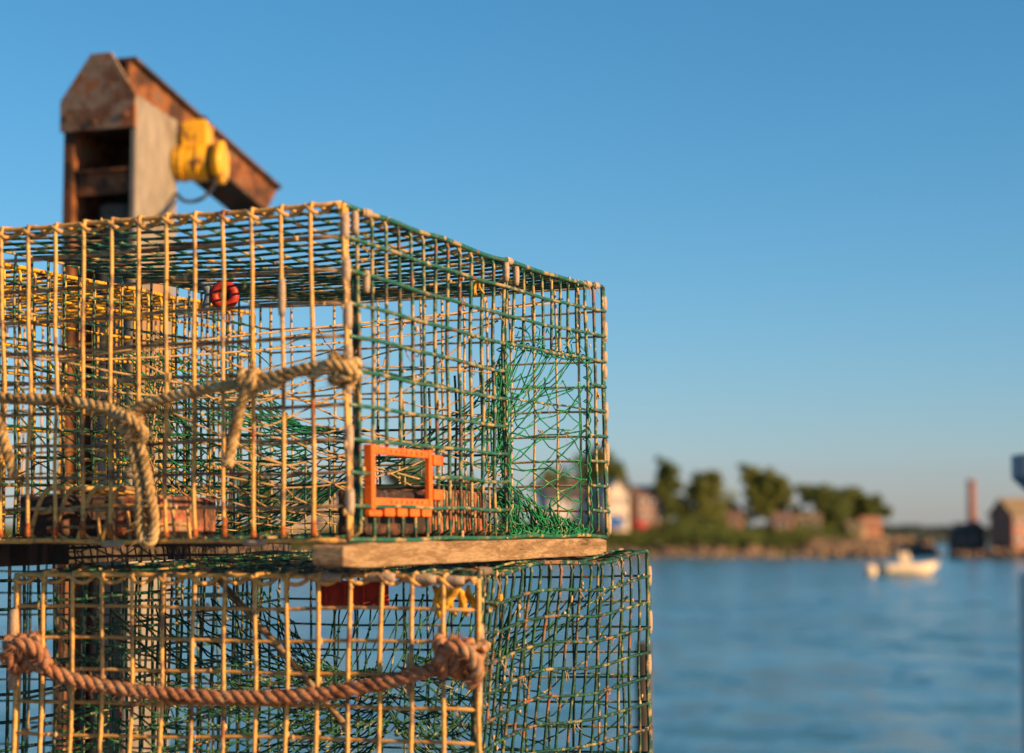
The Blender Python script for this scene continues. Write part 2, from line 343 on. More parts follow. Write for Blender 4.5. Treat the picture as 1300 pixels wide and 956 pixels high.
def plain(name, c, rough=.8, sc=1.0):
    return patchy(name, [(0.45, tuple(x * .8 for x in c)), (1, c)], sc, rough=rough, bump=0.1, bdist=.02)
GLASS, _, _ = mat('window_glass', (0.03, 0.04, 0.05), 0.08, 0, 0.8)
TRIM = plain('white_trim', (0.72, 0.70, 0.66))
def house(px, D, zb, wd, dp, h, rh, label, wallm, roofm, rot=0.0, ridge='x', win=2, storeys=2, chim=False, name='house'):
    root = thing(name, label, 'house' if name == 'house' else 'building', G(px, D, zb))
    ax = Vector((math.cos(rot), math.sin(rot), 0)); ay = Vector((-math.sin(rot), math.cos(rot), 0)); az = Vector((0, 0, 1)); c = Vector(root.location)
    A = lambda x, y, z: c + ax * x + ay * y + az * z
    b = MB(); x, y = wd / 2, dp / 2
    b.hexa([A(-x, -y, -1), A(x, -y, -1), A(x, y, -1), A(-x, y, -1), A(-x, -y, h), A(x, -y, h), A(x, y, h), A(-x, y, h)])
    if ridge == 'x':
        for s in (-1, 1): b.add([A(s * x, -y, h), A(s * x, y, h), A(s * x, 0, h + rh)], [(0, 1, 2) if s > 0 else (2, 1, 0)])
    else:
        for s in (-1, 1): b.add([A(-x, s * y, h), A(x, s * y, h), A(0, s * y, h + rh)], [(0, 1, 2) if s < 0 else (2, 1, 0)])
    b.build('wall', wallm, root)
    b = MB(); o = .35; tk = .18
    for s in (-1, 1):
        if ridge == 'x':
            e = y + o; ez = h - rh * o / y
            q = [A(-x - o, s * e, ez), A(x + o, s * e, ez), A(x + o, 0, h + rh), A(-x - o, 0, h + rh)]
        else:
            e = x + o; ez = h - rh * o / x
            q = [A(s * e, -y - o, ez), A(s * e, y + o, ez), A(0, y + o, h + rh), A(0, -y - o, h + rh)]
        b.hexa([p + az * .02 for p in q] + [p + az * tk for p in q])
    rf = b.build('roof', roofm, root)
    if chim:
        b = MB(); b.box(A(x * .4, 0, h + rh + .3), .6, .6, 1.8, ax, ay); b.build('chimney', BRICKW, rf)
    for st in range(storeys):
        zz = (st + .55) * h / storeys
        for i in range(win):
            xx = -x + wd * (i + .5) / win; ww = min(.9, wd / win * .45); hh = min(1.3, h / storeys * .5)
            b = MB(); b.box(A(xx, -y - .03, zz), ww + .25, .08, hh + .25, ax, ay); f = b.build('window', TRIM, root)
            b = MB(); b.box(A(xx, -y - .075, zz), ww, .03, hh, ax, ay); b.build('pane', GLASS, f)
    b = MB(); b.box(A(x * .15, -y - .05, 1.0), 0.95, .1, 2.0, ax, ay); d = b.build('door', roofm, root)
    b = MB(); b.blob(A(x * .15 + .35, -y - .13, 1.0), .06, .06, .06, 6, 4, 0); b.build('handle', TRIM, d)
    return root, A
BRICKW = plain('weathered_red_brick', (0.30, 0.13, 0.09))
CREAM = plain('cream_clapboard', (0.62, 0.52, 0.42)); GREYW = plain('grey_white_clapboard', (0.52, 0.50, 0.50)); PINKW = plain('red_brown_shingle', (0.26, 0.14, 0.11))
ORW = plain('orange_clapboard', (0.62, 0.30, 0.17)); TANW = plain('tan_clapboard', (0.52, 0.41, 0.29)); REDW = plain('faded_red_clapboard', (0.36, 0.15, 0.10), sc=.4)
SLATE = plain('dark_slate_roof', (0.07, 0.065, 0.065)); BROOF = plain('brown_shingle_roof', (0.20, 0.13, 0.10)); OLROOF = plain('olive_brown_roof', (0.22, 0.17, 0.10)); BLUEW = plain('dark_slate_blue_wall', (0.12, 0.085, 0.07))
house(774, 360, 5.3, 4.2, 6, 5.4, 2.2, 'cream two-storey house beside the right edge of the upper trap', CREAM, plain('cream_roof', (.5, .44, .38)), rot=R(25), ridge='y', storeys=2)
house(816, 366, 5.5, 5.0, 6, 5.0, 1.6, 'low red-brown shingled house between cream house and tall tree', PINKW, BROOF, rot=R(22), ridge='x', win=3)
house(716, 362, 5.0, 7.6, 6, 5.0, 2.4, 'grey-white house seen through the green net', GREYW, SLATE, rot=R(18), ridge='x', win=3, chim=True)
house(402, 362, 5.0, 11, 8, 5.4, 2.4, 'wide tan house seen through the end of the upper trap', TANW, SLATE, ridge='x', win=4)
house(931, 364, 5.0, 2.6, 4, 1.6, 1.0, 'small pinkish cottage right of the rounded tree', plain('pink_wall', (.45, .24, .18)), BROOF, win=1, storeys=1)
house(992, 362, 4.6, 3.0, 4, 1.7, 1.1, 'small orange cottage under the two-topped tree', ORW, BROOF, win=2, storeys=1)
house(1024, 364, 5.0, 4.0, 4, 1.4, .9, 'pale low cottage between the two wide trees', TANW, OLROOF, win=2, storeys=1)
house(1103, 362, 3.8, 3.0, 4, 1.7, 1.1, 'small bright orange cottage at the tip of the point', ORW, plain('orange_roof', (.45, .22, .13)), win=1, storeys=1)
house(1084, 360, 4.0, 2.8, 3, 1.2, .7, 'low tan shed beside the bright orange cottage', TANW, OLROOF, win=1, storeys=1)
# tarped boat and red boat hauled out on the shore
def small_hull(b, c, L, wd, h, ax=Vector((1, 0, 0))):
    ay = Vector((-ax.y, ax.x, 0)); c = Vector(c); rings = []; N = 9; vs_ = []; fs = []
    for i in range(N):
        t = i / (N - 1); xx = -L / 2 + L * t
        hw = wd / 2 * (1 - max(0, (t - .45) / .55) ** 2.2) * (.88 + .12 * min(1, t * 4)) + .01
        sh = h * (1 + .45 * max(0, t - .35) ** 1.5 * 1.6); kz = .06 * h + .5 * h * max(0, (t - .72) / .28) ** 2
        xk = xx + (0 if t < .99 else -.10 * L)
        for (wy, zz) in [(hw, sh), (hw * .86, kz + (sh - kz) * .35), (hw * .35, kz), (-hw * .35, kz), (-hw * .86, kz + (sh - kz) * .35), (-hw, sh), (-hw * .88, sh - .02), (-hw * .8, sh * .6), (hw * .8, sh * .6), (hw * .88, sh - .02)]:
            vs_.append(c + ax * (xx if zz > kz + .01 else xk) + ay * wy + Vector((0, 0, zz)))
    for i in range(N - 1):
        for k in range(10): fs.append((i * 10 + k, i * 10 + (k + 1) % 10, i * 10 + 10 + (k + 1) % 10, i * 10 + 10 + k))
    fs.append(tuple(range(9, -1, -1))); fs.append(tuple((N - 1) * 10 + k for k in range(10)))
    b.add(vs_, fs, True)
BOATW = plain('cream_gelcoat', (0.86, 0.69, 0.47), .5); BLUET = plain('bright_blue_tarp', (0.03, 0.17, 0.55), .6); REDT = plain('red_hull_paint', (0.48, 0.05, 0.05), .5)
t = thing('beached_boat', 'small boat under a bright blue tarp in front of the cream house', 'boat', G(782, 353, 4.4))
b = MB(); small_hull(b, G(782, 353, 4.5), 2.9, 1.3, .7); b.build('hull', BOATW, t)
b = MB(); b.prism([G(782, 353, 0) + Vector((x, -.75, z)) for x, z in [(-1.5, 5.0), (1.3, 5.0), (1.35, 5.6), (.6, 6.7), (-.9, 6.9), (-1.45, 6.2)]], Vector((0, 1.5, 0))); b.build('tarp', BLUET, t, .12)
t = thing('beached_boat', 'small red-hulled boat in front of the red-brown house', 'boat', G(812, 354, 4.5))
b = MB(); small_hull(b, G(812, 354, 4.6), 2.4, 1.2, 1.1); b.build('hull', REDT, t)
b = MB(); b.box(G(810, 354, 6.0), .8, .8, .9); b.build('cabin', REDT, t, .08)

# right-hand waterfront buildings
root, A = house(1292, 345, 1.6, 7.6, 6, 5.4, 2.6, 'faded red waterfront building with olive-brown roof at right edge', REDW, OLROOF, rot=R(26), ridge='x', win=4, storeys=2, name='waterfront_building')
t = thing('waterfront_building', 'dark low shed below the tall brick chimney', 'building', G(1228, 352, .8))
b = MB(); c = Vector(t.location); b.prism([c + Vector((x, -2, z)) for x, z in [(-3.0, -.6), (2.4, -.6), (2.4, 4.1), (1.0, 5.3), (-.8, 4.6), (-3.0, 3.2)]], Vector((0, 5, 0))); b.build('wall', BLUEW, t)
b = MB(); b.hexa([c + Vector(v) for v in [(-3.2, -2.2, 3.25), (-.7, -2.2, 4.75), (-.7, 3.2, 4.75), (-3.2, 3.2, 3.25), (-3.2, -2.2, 3.4), (-.7, -2.2, 4.9), (-.7, 3.2, 4.9), (-3.2, 3.2, 3.4)]]); b.build('roof', SLATE, t)
for xx in (-1.9, .2):
    b = MB(); b.box(c + Vector((xx, -2.04, 2.0)), .9, .1, 1.1); f = b.build('window', BLUEW, t)
    b = MB(); b.box(c + Vector((xx, -2.1, 2.0)), .7, .04, .9); b.build('pane', GLASS, f)
t = thing('chimney', 'tall red brick chimney standing against the sky', 'chimney', G(1232, 357, 1))
b = MB(); c = Vector(t.location)
b.tube([c, c + Vector((0, 0, 11.4))], 1, 10, rr=[.88, .66]); b.build('stack', BRICKW, t)
b = MB(); b.tube([c + Vector((0, 0, 11.35)), c + Vector((0, 0, 11.6)), c + Vector((0, 0, 12.1))], 1, 10, rr=[.68, .8, .78]); b.build('rim', BRICKW, t)
b = MB()
for i in range(260):
    px = random.uniform(1205, 1390); b.blob(G(px, random.uniform(322, 352) , random.uniform(-.2, .75) + (.5 if px > 1250 else 0)), random.uniform(.4, 1.1), .8, random.uniform(.3, .65), 6, 4, .28, i + 900)
b.add([G(1212, 346, -.3), G(1460, 334, -.3), G(1460, 334, 1.4), G(1212, 346, .9), G(1460, 390, 1.7), G(1212, 380, 1.4)], [(0, 1, 2, 3), (3, 2, 4, 5)])
tag(b.build('shore_rocks', ROCK), 'rocks along the waterfront below the red building', 'rocks', kind='stuff')

# motor boat and mooring ball
D = 208; c = G(1152, D, -.12)
t = thing('motor_boat', 'small cream open motor boat with centre console on the water', 'boat', G(1152, D, 0))
b = MB(); small_hull(b, c, 5.7, 2.0, 1.15); b.build('hull', BOATW, t)
b = MB(); b.hexa([c + Vector(v) for v in [(-.75, -.45, .5), (.35, -.45, .5), (.35, .45, .5), (-.75, .45, .5), (-1.15, -.4, 2.4), (-.15, -.4, 2.4), (-.15, .4, 2.4), (-1.15, .4, 2.4)]]); co = b.build('console', BOATW, t, .06)
b = MB(); b.hexa([c + Vector(v) for v in [(-.25, -.42, 2.42), (-.17, -.42, 2.42), (-.17, .42, 2.42), (-.25, .42, 2.42), (-.6, -.38, 3.0), (-.55, -.38, 3.0), (-.55, .38, 3.0), (-.6, .38, 3.0)]]); b.build('windscreen', GLASS, co)
b = MB(); b.tube([c + Vector((-1.3, 0, .6)), c + Vector((-1.5, 0, 3.0))], .05, 6); b.tube([c + Vector((-.9, 0, 2.0)), c + Vector((-1.0, 0, 3.1))], .04, 6); b.build('aerial', BOATW, t)
b = MB(); b.box(c + Vector((-1.7, 0, .95)), .7, 1.1, .6); b.build('seat', BOATW, t, .08)
b = MB(); b.box(c + Vector((-3.05, 0, 1.0)), .4, .45, .75); b.box(c + Vector((-3.15, 0, .4)), .2, .2, .9); b.build('outboard_motor', PILED, t, .06)
t = thing('mooring_ball', 'round white mooring ball floating left of the motor boat', 'buoy', G(1102, 206, 0))
b = MB(); b.blob(G(1102, 206, .5), .66, .66, .66, 16, 10, 0); b.build('float', BOATW, t)
b = MB(); b.tube([G(1102, 206, 1.12), G(1102, 206, 1.4)], .06, 6); b.build('shackle', DARKST, t)

# pilings and lamp at the right edge, dark piling behind the lower trap
def piling(px, py, Y, r, label, m):
    top = P(px, py, Y); t = thing('piling', label, 'piling', Vector((top.x, top.y, 0)), None)
    n = 14; zs = [-1.5, top.z * .5, top.z - r * .35, top.z - r * .1, top.z]
    b = MB(); b.tube([Vector((top.x, top.y, z)) for z in zs], r, n, rr=[r * 1.08, r * 1.03, r, r * .94, r * .7]); b.build('post', m, t)
    b = MB(); b.tube([Vector((top.x, top.y, top.z - 1.6 + .05 * i)) for i in range(3)], r * 1.03, n); b.build('band', DARKST, t)
piling(1321, 726, 11.5, .118, 'pale wooden piling at the right edge over the water', PILE)
piling(817, 815, 9.0, .034, 'dark piling standing in the water behind the lower trap', PILED)
t = thing('lamp_post', 'dark blue lantern with tapered underside at right edge above the red building', 'lamp', Vector((P(1318, 640, 10.8).x, 10.8, 3.25)))
NAVY, _, _ = mat('dark_blue_paint', (0.03, 0.06, 0.13), .45)
c = P(1318, 612, 10.8); hw = .112
b = MB(); z0, z1 = c.z + .02, c.z + .142
b.hexa([c + Vector(v) for v in [(-hw, -hw, .02), (hw, -hw, .02), (hw, hw, .02), (-hw, hw, .02), (-hw, -hw, .142), (hw, -hw, .142), (hw, hw, .142), (-hw, hw, .142)]]); hd = b.build('lantern', NAVY, t, .006)
b = MB(); b.hexa([c + Vector(v) for v in [(-.03, -.03, -.075), (.03, -.03, -.075), (.03, .03, -.075), (-.03, .03, -.075), (-hw * .97, -hw * .97, .018), (hw * .97, -hw * .97, .018), (hw * .97, hw * .97, .018), (-hw * .97, hw * .97, .018)]]); b.build('underside', NAVY, hd)
b = MB(); b.tube([Vector((c.x, c.y, 3.2)), Vector((c.x, c.y, c.z - .07))], .022, 8); b.build('pole', NAVY, t)

# pier deck under everything (below the picture)
DECKW = patchy('grey_deck_boards', [(0.45, (0.12, 0.095, 0.075)), (1, (0.26, 0.22, 0.18))], 5, stretch=(.4, 3, 3), rough=0.9, bump=0.4, bumpscale=40, bdist=.006)
b = MB()
for i in range(46):
    y = -1.5 + i * .2; b.box((-.6, y, 3.17), 7.4, .185, .16)
for x in (-3.5, -.6, 2.4): b.box((x, 3, 2.9), .3, 9, .36)
for x in (-3.5, 2.4):
    for y in (0, 3.5, 7): b.tube([(x, y, -1.5), (x, y, 2.72)], .16, 10)
tag(b.build('pier', DECKW), 'timber pier deck under the traps', 'pier', kind='structure')
DECK = 3.25

# ------------------------------------------------------------------ lobster traps
NA, NB, NC = 24, 15, 10
DL = Vector((-0.933, 0.36, 0)); DU = Vector((0.365, 0.931, 0)); OUT_R = Vector((0.931, -0.365, 0)); OUT_N = Vector((-0.36, -0.933, 0))
class Box:
    """a possibly dented trap: a runs away along the long side, b across to the left, c upwards (all 0..1)"""
    def __init__(s, nr, nl, fr, fl, NR, NL, FR, FL, dent=None, seed=0):
        s.k = (nr, nl, fr, fl, NR, NL, FR, FL); s.dent = dent; s.seed = seed
    def __call__(s, a, b, c, off=0.0, jit=0.0016):
        nr, nl, fr, fl, NR, NL, FR, FL = s.k
        lo = (nr * (1 - b) + nl * b) * (1 - a) + (fr * (1 - b) + fl * b) * a
        hi = (NR * (1 - b) + NL * b) * (1 - a) + (FR * (1 - b) + FL * b) * a
        p = lo * (1 - c) + hi * c
        if s.dent: p = p + s.dent(a, b, c)
        if jit:
            q = p * 9.0 + Vector((s.seed, 0, 0))
            q2 = p * 3.1 + Vector((s.seed * 2.0, 4, 0)); p = p + Vector((noise.noise(q2), noise.noise(q2 + Vector((5, 1, 2))), noise.noise(q2 + Vector((2, 6, 3))))) * .0022
            p = p + Vector((noise.noise(q), noise.noise(q + Vector((7, 3, 1))), noise.noise(q + Vector((1, 8, 5))))) * jit * 2.0
        return p
def L(bx, s, e, n, off=Vector((0, 0, 0)), jit=0.0016):
    return [bx(*[s[k] + (e[k] - s[k]) * i / n for k in range(3)], jit=jit) + off for i in range(n + 1)]
def one(name, pts, r, m, parent, n=6):
    b = MB(); b.tube(pts, r, n); return b.build(name, m, parent)
EA, EB, EC = .012 / .91, .012 / .57, .012 / .38
VENT_HOLE = (.058, .262, .090, .288)
def trap(bx, label, group, detail=True, opening=None, hole=None, m=None, wr=.0024, base=None, mk=('gold', 'brown', 'green', 'mixed', 'dark', 'tan')):
    mk = [W[k] for k in mk]
    nr = bx.k[0]; ctr = (bx.k[0] + bx.k[1] + bx.k[2] + bx.k[3]) / 4
    root = thing('lobster_trap', label, 'lobster trap', ctr, group)
    on, orr = OUT_N * wr * 2, OUT_R * wr * 2
    # near end
    b = MB(); b.tube(L(bx, (0, 0, 1), (0, 1, 1), NB), wr * 1.25, 6)
    h = []                                                     # lacing wire wound round the top edge
    for i in range(NB * 8 + 1):
        an = 2 * math.pi * i / 8
        h.append(bx(0, i / (NB * 8), 1) + Vector((0, 0, 1)) * math.sin(an + .8 * noise.noise(Vector((i * .07, 0, bx.seed)))) * .0048 + OUT_N * math.cos(an) * .0055 - Vector((0, 0, .005)))
    end = b.build('end_panel', mk[0], root)
    one('wire', L(bx, (0, 0, 0), (0, 1, 0), NB), wr * 1.25, mk[0], end)
    if detail: one('lacing_wire', h, wr * 1.15, mk[0], end, 5)
    def vert_end(j):
        bb = j / NB
        pts = [bx(EA * 1.5, bb, 0)] + [bx(0, bb, i / (NC * 2) if i else EC * .8) + on for i in range(NC * 2)] + [bx(0, bb, 1 - EC * .7) + on, bx(0, bb, 1) + Vector((0, 0, wr)) + on * .5, bx(EA * 1.6, bb, 1) + Vector((0, 0, wr * 1.6)), bx(1 / NA * 1.05, bb, 1)]
        return pts
    if detail:
        for j in range(1, NB): one('wire', vert_end(j), wr * 1.12, mk[0], end)
        for i in range(1, NC): one('wire', L(bx, (0, 0, i / NC), (0, 1, i / NC), NB), wr, mk[1], end)
    else:
        b = MB()
        for j in range(1, NB): b.tube(vert_end(j), wr, 5)
        for i in range(1, NC): b.tube(L(bx, (0, 0, i / NC), (0, 1, i / NC), NB), wr, 5)
        tag(b.build('end_mesh', mk[0], root), kind='stuff')
    # long side towards the sun
    b = MB(); b.tube(L(bx, (0, 0, 1), (1, 0, 1), NA), wr * 1.25, 6)
    side = b.build('side_panel', mk[2], root); one('wire', L(bx, (0, 0, 0), (1, 0, 0), NA), wr * 1.25, mk[2], side)
    def vert_side(k, c0=0.0):
        aa = k / NA
        st = [bx(aa, EB * 1.5, 0)] if c0 == 0 else []
        return st + [bx(aa, 0, c0 + (1 - c0) * i / 20 if (i or c0) else EC * .8) for i in range(20)] + [bx(aa, 0, 1 - EC * .8), bx(aa, EB * .25, 1 - EC * .15), bx(aa, EB, 1) + Vector((0, 0, wr)), bx(aa, 1.05 / NB, 1)]
    def rows(i):
        c = i / NC
        if opening and i > 0 and c < opening[2] - .01:
            if hole and hole[2] + .03 < c < hole[3] - .03: return [L(bx, (0, 0, c), (hole[0], 0, c), 3, orr), L(bx, (hole[1], 0, c), (opening[0], 0, c), 8, orr), L(bx, (opening[1], 0, c), (1, 0, c), 4, orr)]
            return [L(bx, (0, 0, c), (opening[0], 0, c), NA // 2, orr), L(bx, (opening[1], 0, c), (1, 0, c), 4, orr)]
        if hole and hole[2] + .03 < c < hole[3] - .03: return [L(bx, (0, 0, c), (hole[0], 0, c), 3, orr), L(bx, (hole[1], 0, c), (1, 0, c), NA - 5, orr)]
        return [L(bx, (0, 0, c), (1, 0, c), NA, orr)]
    acc = MB()
    for k in range(1, NA):
        inside = opening and opening[0] < k / NA - .001 and k / NA < opening[1] - .001
        p = vert_side(k, opening[2] if inside else 0.0)
        if hole and hole[0] < k / NA < hole[1]:
            p = vert_side(k, hole[3] - .01); acc2 = L(bx, (k / NA, 0, 0), (k / NA, 0, hole[2] + .02), 4)
            if detail: one('wire', acc2, wr, mk[3], side)
        if detail: one('wire', p, wr, mk[3], side)
        else: acc.tube(p, wr, 5)
    for i in range(1, NC):
        for p in rows(i):
            if detail: one('wire', p, wr, mk[2], side)
            else: acc.tube(p, wr, 5)
    if not detail: tag(acc.build('side_mesh', mk[3], root), kind='stuff')
    # far end, far side, top and floor: too fine and overlapped to pick apart
    wr = wr * .84
    b = MB()
    for j in range(0, NB + 1): b.tube(L(bx, (1, j / NB, 0), (1, j / NB, 1), NC), wr * (1.25 if j in (0, NB) else 1), 5)
    for i in range(0, NC + 1): b.tube(L(bx, (1, 0, i / NC), (1, 1, i / NC), NB, -OUT_N * 0), wr * .9, 5)
    tag(b.build('far_end_panel', mk[5], root), kind='stuff')
    b = MB()
    for k in range(0, NA + 1): b.tube(L(bx, (k / NA, 1, 0), (k / NA, 1, 1), NC), wr, 5)
    for i in range(0, NC + 1): b.tube(L(bx, (0, 1, i / NC), (1, 1, i / NC), NA), wr, 5)
    tag(b.build('far_side_panel', mk[4], root), kind='stuff')
    for (c, nm) in ((1, 'top_panel'), (0, 'floor_panel')):
        b = MB()
        for k in range(1, NA): b.tube(L(bx, (k / NA, 0, c), (k / NA, 1, c), NB), wr, 5)
        for j in range(1, NB): b.tube(L(bx, (0, j / NB, c), (1, j / NB, c), NA, Vector((0, 0, wr * 1.6))), wr, 5)
        tag(b.build(nm, mk[4], root), kind='stuff')
    # corner posts
    wr = wr / .84
    for (a, bb, mm, rr) in ((0, 0, mk[0], 1.35), (0, 1, mk[0], 1.3), (1, 0, mk[3], 1.35)):
        b = MB(); b.tube(L(bx, (a, bb, 0), (a, bb, 1), NC * 2, OUT_R * .002), wr * rr, 6)
        b.tube(L(bx, (a + (.008 if a == 0 else -.006), bb, .01), (a + (.008 if a == 0 else -.006), bb, .99), NC * 2, OUT_R * .002), wr * 1.1, 6); b.build('corner_wire', mm, root)
    return root
def clip(bx, a, b_, c, d, ln, root, r=.0052, off=Vector((0, 0, 0))):
    p = bx(a, b_, c) + off; d = Vector(d).normalized(); q = [p + d * ln * (i / 4 - .5) for i in range(5)]
    o = MB(); o.tube(q, r, 7, rr=[r * .82, r, r * 1.04, r, r * .82]); return o.build('clip', W['clip'], root)

# upper trap
nr, NR = P(440, 685.5, 2.35), P(436, 259, 2.35); fr, FR = P(768, 680, 3.19), P(763.5, 366, 3.19)
v = Vector((-.533, .206, 0))
def dent_up(a, b, c):
    # the top sags a little towards the far end of the sunny side, the floor bows
    return Vector((0, 0, -.006 * math.sin(math.pi * a) * (1 - b) * c - .012 * math.sin(math.pi * b) * math.sin(math.pi * a) * c))
UPB = Box(nr, nr + v + Vector((0, 0, -.004)), fr, fr + v + Vector((0, 0, -.003)), NR, NR + v + Vector((0, 0, -.007)), FR, FR + v + Vector((0, 0, -.006)), dent_up, 1)
OPN = (13 / 24, 22 / 24, .7)
up = trap(UPB, 'upper green and gold wire lobster trap with orange vent and wooden runner', 'stacked lobster traps', True, OPN, VENT_HOLE)
Z = Vector((0, 0, 1))
for c, ln in ((.93, .030), (.80, .028), (.66, .030), (.46, .022), (.30, .032), (.11, .030), (.55, .02)):
    clip(UPB, 0, 0, c, Z, ln, up, .0056, OUT_R * .003 - OUT_N * .002)
for c, ln in ((.93, .022), (.82, .03), (.66, .02), (.50, .03), (.33, .034), (.16, .03), (.05, .03), (.72, .018)):
    clip(UPB, 1, 0, c, Z, ln, up, .0048, OUT_R * .003)
for a, c in ((.03, .955), (13 / 24, .955), (14 / 24, .95), (.06, .78)):
    clip(UPB, a, 0, c, Z, .026, up, .0045, OUT_R * .003)
for a in (.07, .56, .93, .97): clip(UPB, a, 0, 1, DU, .02, up, .0055)
for bb in (.20, .53): clip(UPB, 0, bb, 0, DL, .03, up, .0042, Vector((0, 0, -.002)))
for bb, c in ((3.0 / 15, .585), (3.0 / 15, .62)): clip(UPB, 0, 1 / 15 * 2, c + .12, Z, .03, up, .0045, OUT_N * .004)
# inner partition and the post beside the corner
b = MB(); a_ = 13 / 24 + .012
for j in range(0, 16): b.tube(L(UPB, (a_, j / 15, 0), (a_, j / 15, 1 if j in (0, 15) else .38 + .3 * abs(j - 7.5) / 7.5), 8), .0018, 5)
for i in range(0, 5): b.tube(L(UPB, (a_, 0, i / 10), (a_, 1, i / 10), 10), .0018, 5)
tag(b.build('partition_panel', W['dark'], up), kind='stuff')
b = MB(); b.tube(L(UPB, (.045, .012, 0), (.045, .012, .82), 10), .0036, 6); b.build('door_wire', W['dark'], up)
b = MB(); b.tube(L(UPB, (.035, .012, .52), (1, .02, .5), 12), .0016, 5); b.build('door_hook_wire', W['dark'], up)
# runners
def runner_mesh(b0, b1, zt):
    n = 24; b = MB(); sec = []
    for i in range(n + 1):
        a = -.014 + 1.012 * i / n; th = .0285 - .003 * a
        for (bb, dz) in ((b0, 0), (b0, -th), (b1, -th), (b1, 0)):
            w_ = .0012 * noise.noise(Vector((a * 14, bb * 20, dz * 90))) + .0006 * noise.noise(Vector((a * 60, bb * 20, dz * 90)))
            ez = .003 if i in (0, n) else 0
            b.v.append(UPB(a, bb, 0, jit=0) + Vector((0, 0, dz - zt + w_ + (ez if dz < 0 else -ez))) + OUT_R * (w_ * 1.5 - ez * (1 if bb == b0 else -1)))
    for i in range(n):
        for k in range(4): b.f.append((i * 4 + k, i * 4 + (k + 1) % 4, i * 4 + 4 + (k + 1) % 4, i * 4 + 4 + k)); b.sm.append(False)
    b.f.append((3, 2, 1, 0)); b.sm.append(False); b.f.append(tuple(n * 4 + k for k in range(4))); b.sm.append(False)
    return b
tag(runner_mesh(-.012, .072, .0035).build('runner', WOOD, up, .002), 'weathered tan wooden runner under the sunny side of the upper trap')
tag(runner_mesh(.93, 1.01, .0035).build('runner', PILED, up, .002), 'wooden runner coloured dark for shade on the far side of the upper trap')  # darker than its twin: the shade between the traps is put into the colour

# orange escape vent on the sunny side near the corner
def vent():
    root = thing('escape_vent', 'orange plastic escape vent in the side of the upper trap', 'trap vent', UPB(.06, 0, .08, jit=0))
    def q(px0, px1, a0, a1, c0, c1, th0, th1):
        bb = MB()
        f = lambda a, c, o: UPB(a, 0, c, jit=0) + OUT_R * o
        bb.hexa([f(a0, c0, th0), f(a1, c0, th0), f(a1, c0, th1), f(a0, c0, th1), f(a0, c1, th0), f(a1, c1, th0), f(a1, c1, th1), f(a0, c1, th1)])
        return bb
    a0, a1, c0, c1 = VENT_HOLE
    q(0, 0, a0, a0 + .011, c0, c1, -.003, .008).build('upright', VENT, root, .0012)
    q(0, 0, a1 - .011, a1, c0, c1, -.003, .004).build('upright', VENT, root, .0012)
    tb = q(0, 0, a0 + .0115, a1 - .0115, c1 - .028, c1 - .003, -.003, .003).build('crossbar', VENT, root, .0012)
    lb = q(0, 0, a0 + .0115, a1 - .0115, c0 + .014, c0 + .037, -.003, .003).build('crossbar', VENT, root, .0012)
    for k in range(7):
        a = a0 + .07 + k * .0165
        for (cc, pr) in ((c1 - .0155, tb), (c0 + .0255, lb)):
            bb = MB(); p = UPB(a, 0, cc, jit=0); bb.tube([p + OUT_R * .0029, p + OUT_R * .0035], .0022, 8); bb.build('slot', HOLE, pr)
    for k in range(4):
        a = a0 + .045 + k * .04; q(0, 0, a, a + .03, c0 - .02, c0 + .006, -.002, .006).build('tab', VENT, root, .0015)
    q(0, 0, a0 - .002, a0 + .035, c0 - .02, c0 - .001, -.002, .006).build('tab', VENT, root, .0015)
    q(0, 0, a1 + .001, a1 + .032, c1 - .05, c1 - .015, -.003, .006).build('tab', VENT, root, .0015)
    q(0, 0, a1 + .001, a1 + .030, c0 + .035, c0 + .07, -.003, .006).build('tab', VENT, root, .0015)
    return root
RUSTY = patchy('flaking_rust', [(0.45, (0.20, 0.05, 0.015)), (1, (0.42, 0.13, 0.03))], 120, rough=.9, bump=.6)
HOLE, _, _ = mat('dark_slot', (0.25, 0.05, 0.008), .6)
vent()

# bricks used as ballast
def brick(bx, a0, a1, b0, b1, c0, c1, m, label, grp='ballast bricks in the upper trap'):
    root = thing('brick', label, 'brick', bx((a0 + a1) / 2, (b0 + b1) / 2, c0, jit=0), grp)
    b = MB(); q = lambda a, bb, c: bx(a, bb, c, jit=0)
    b.hexa([q(a0, b0, c0), q(a1, b0, c0), q(a1, b1, c0), q(a0, b1, c0), q(a0, b0, c1), q(a1, b0, c1), q(a1, b1, c1), q(a0, b1, c1)])
    o = b.build('block', m, root)
    bv = o.modifiers.new('bevel', 'BEVEL'); bv.width = .006; bv.segments = 3
    sb = o.modifiers.new('subdiv', 'SUBSURF'); sb.subdivision_type = 'SIMPLE'; sb.levels = sb.render_levels = 3
    tx = bpy.data.textures.new('chips', 'CLOUDS'); tx.noise_scale = .018; dm = o.modifiers.new('chips', 'DISPLACE'); dm.texture = tx; dm.strength = .006; dm.mid_level = .6; dm.texture_coords = 'LOCAL'
    b = MB()
    for k in range(3):
        t = .22 + .28 * k; p = q(a0 + (a1 - a0) * t, (b0 + b1) / 2, c1); b.tube([p + Z * .0002, p + Z * .0012], .016, 10)
    b.build('core_hole', DBRICK, root)
brick(UPB, .10, .295, .03, .10, .012, .155, DBRICK, 'dark brick behind the orange vent')
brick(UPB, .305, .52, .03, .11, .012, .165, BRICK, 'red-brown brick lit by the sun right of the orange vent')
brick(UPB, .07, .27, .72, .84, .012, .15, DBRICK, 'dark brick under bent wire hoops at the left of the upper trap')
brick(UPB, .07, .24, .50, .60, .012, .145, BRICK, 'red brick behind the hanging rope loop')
b = MB()
for k in range(12):
    aa = .30 + .021 * k; b.tube([UPB(aa, .02, .0), UPB(aa, .02, .175), UPB(aa, .18, .178)], .0019, 5)
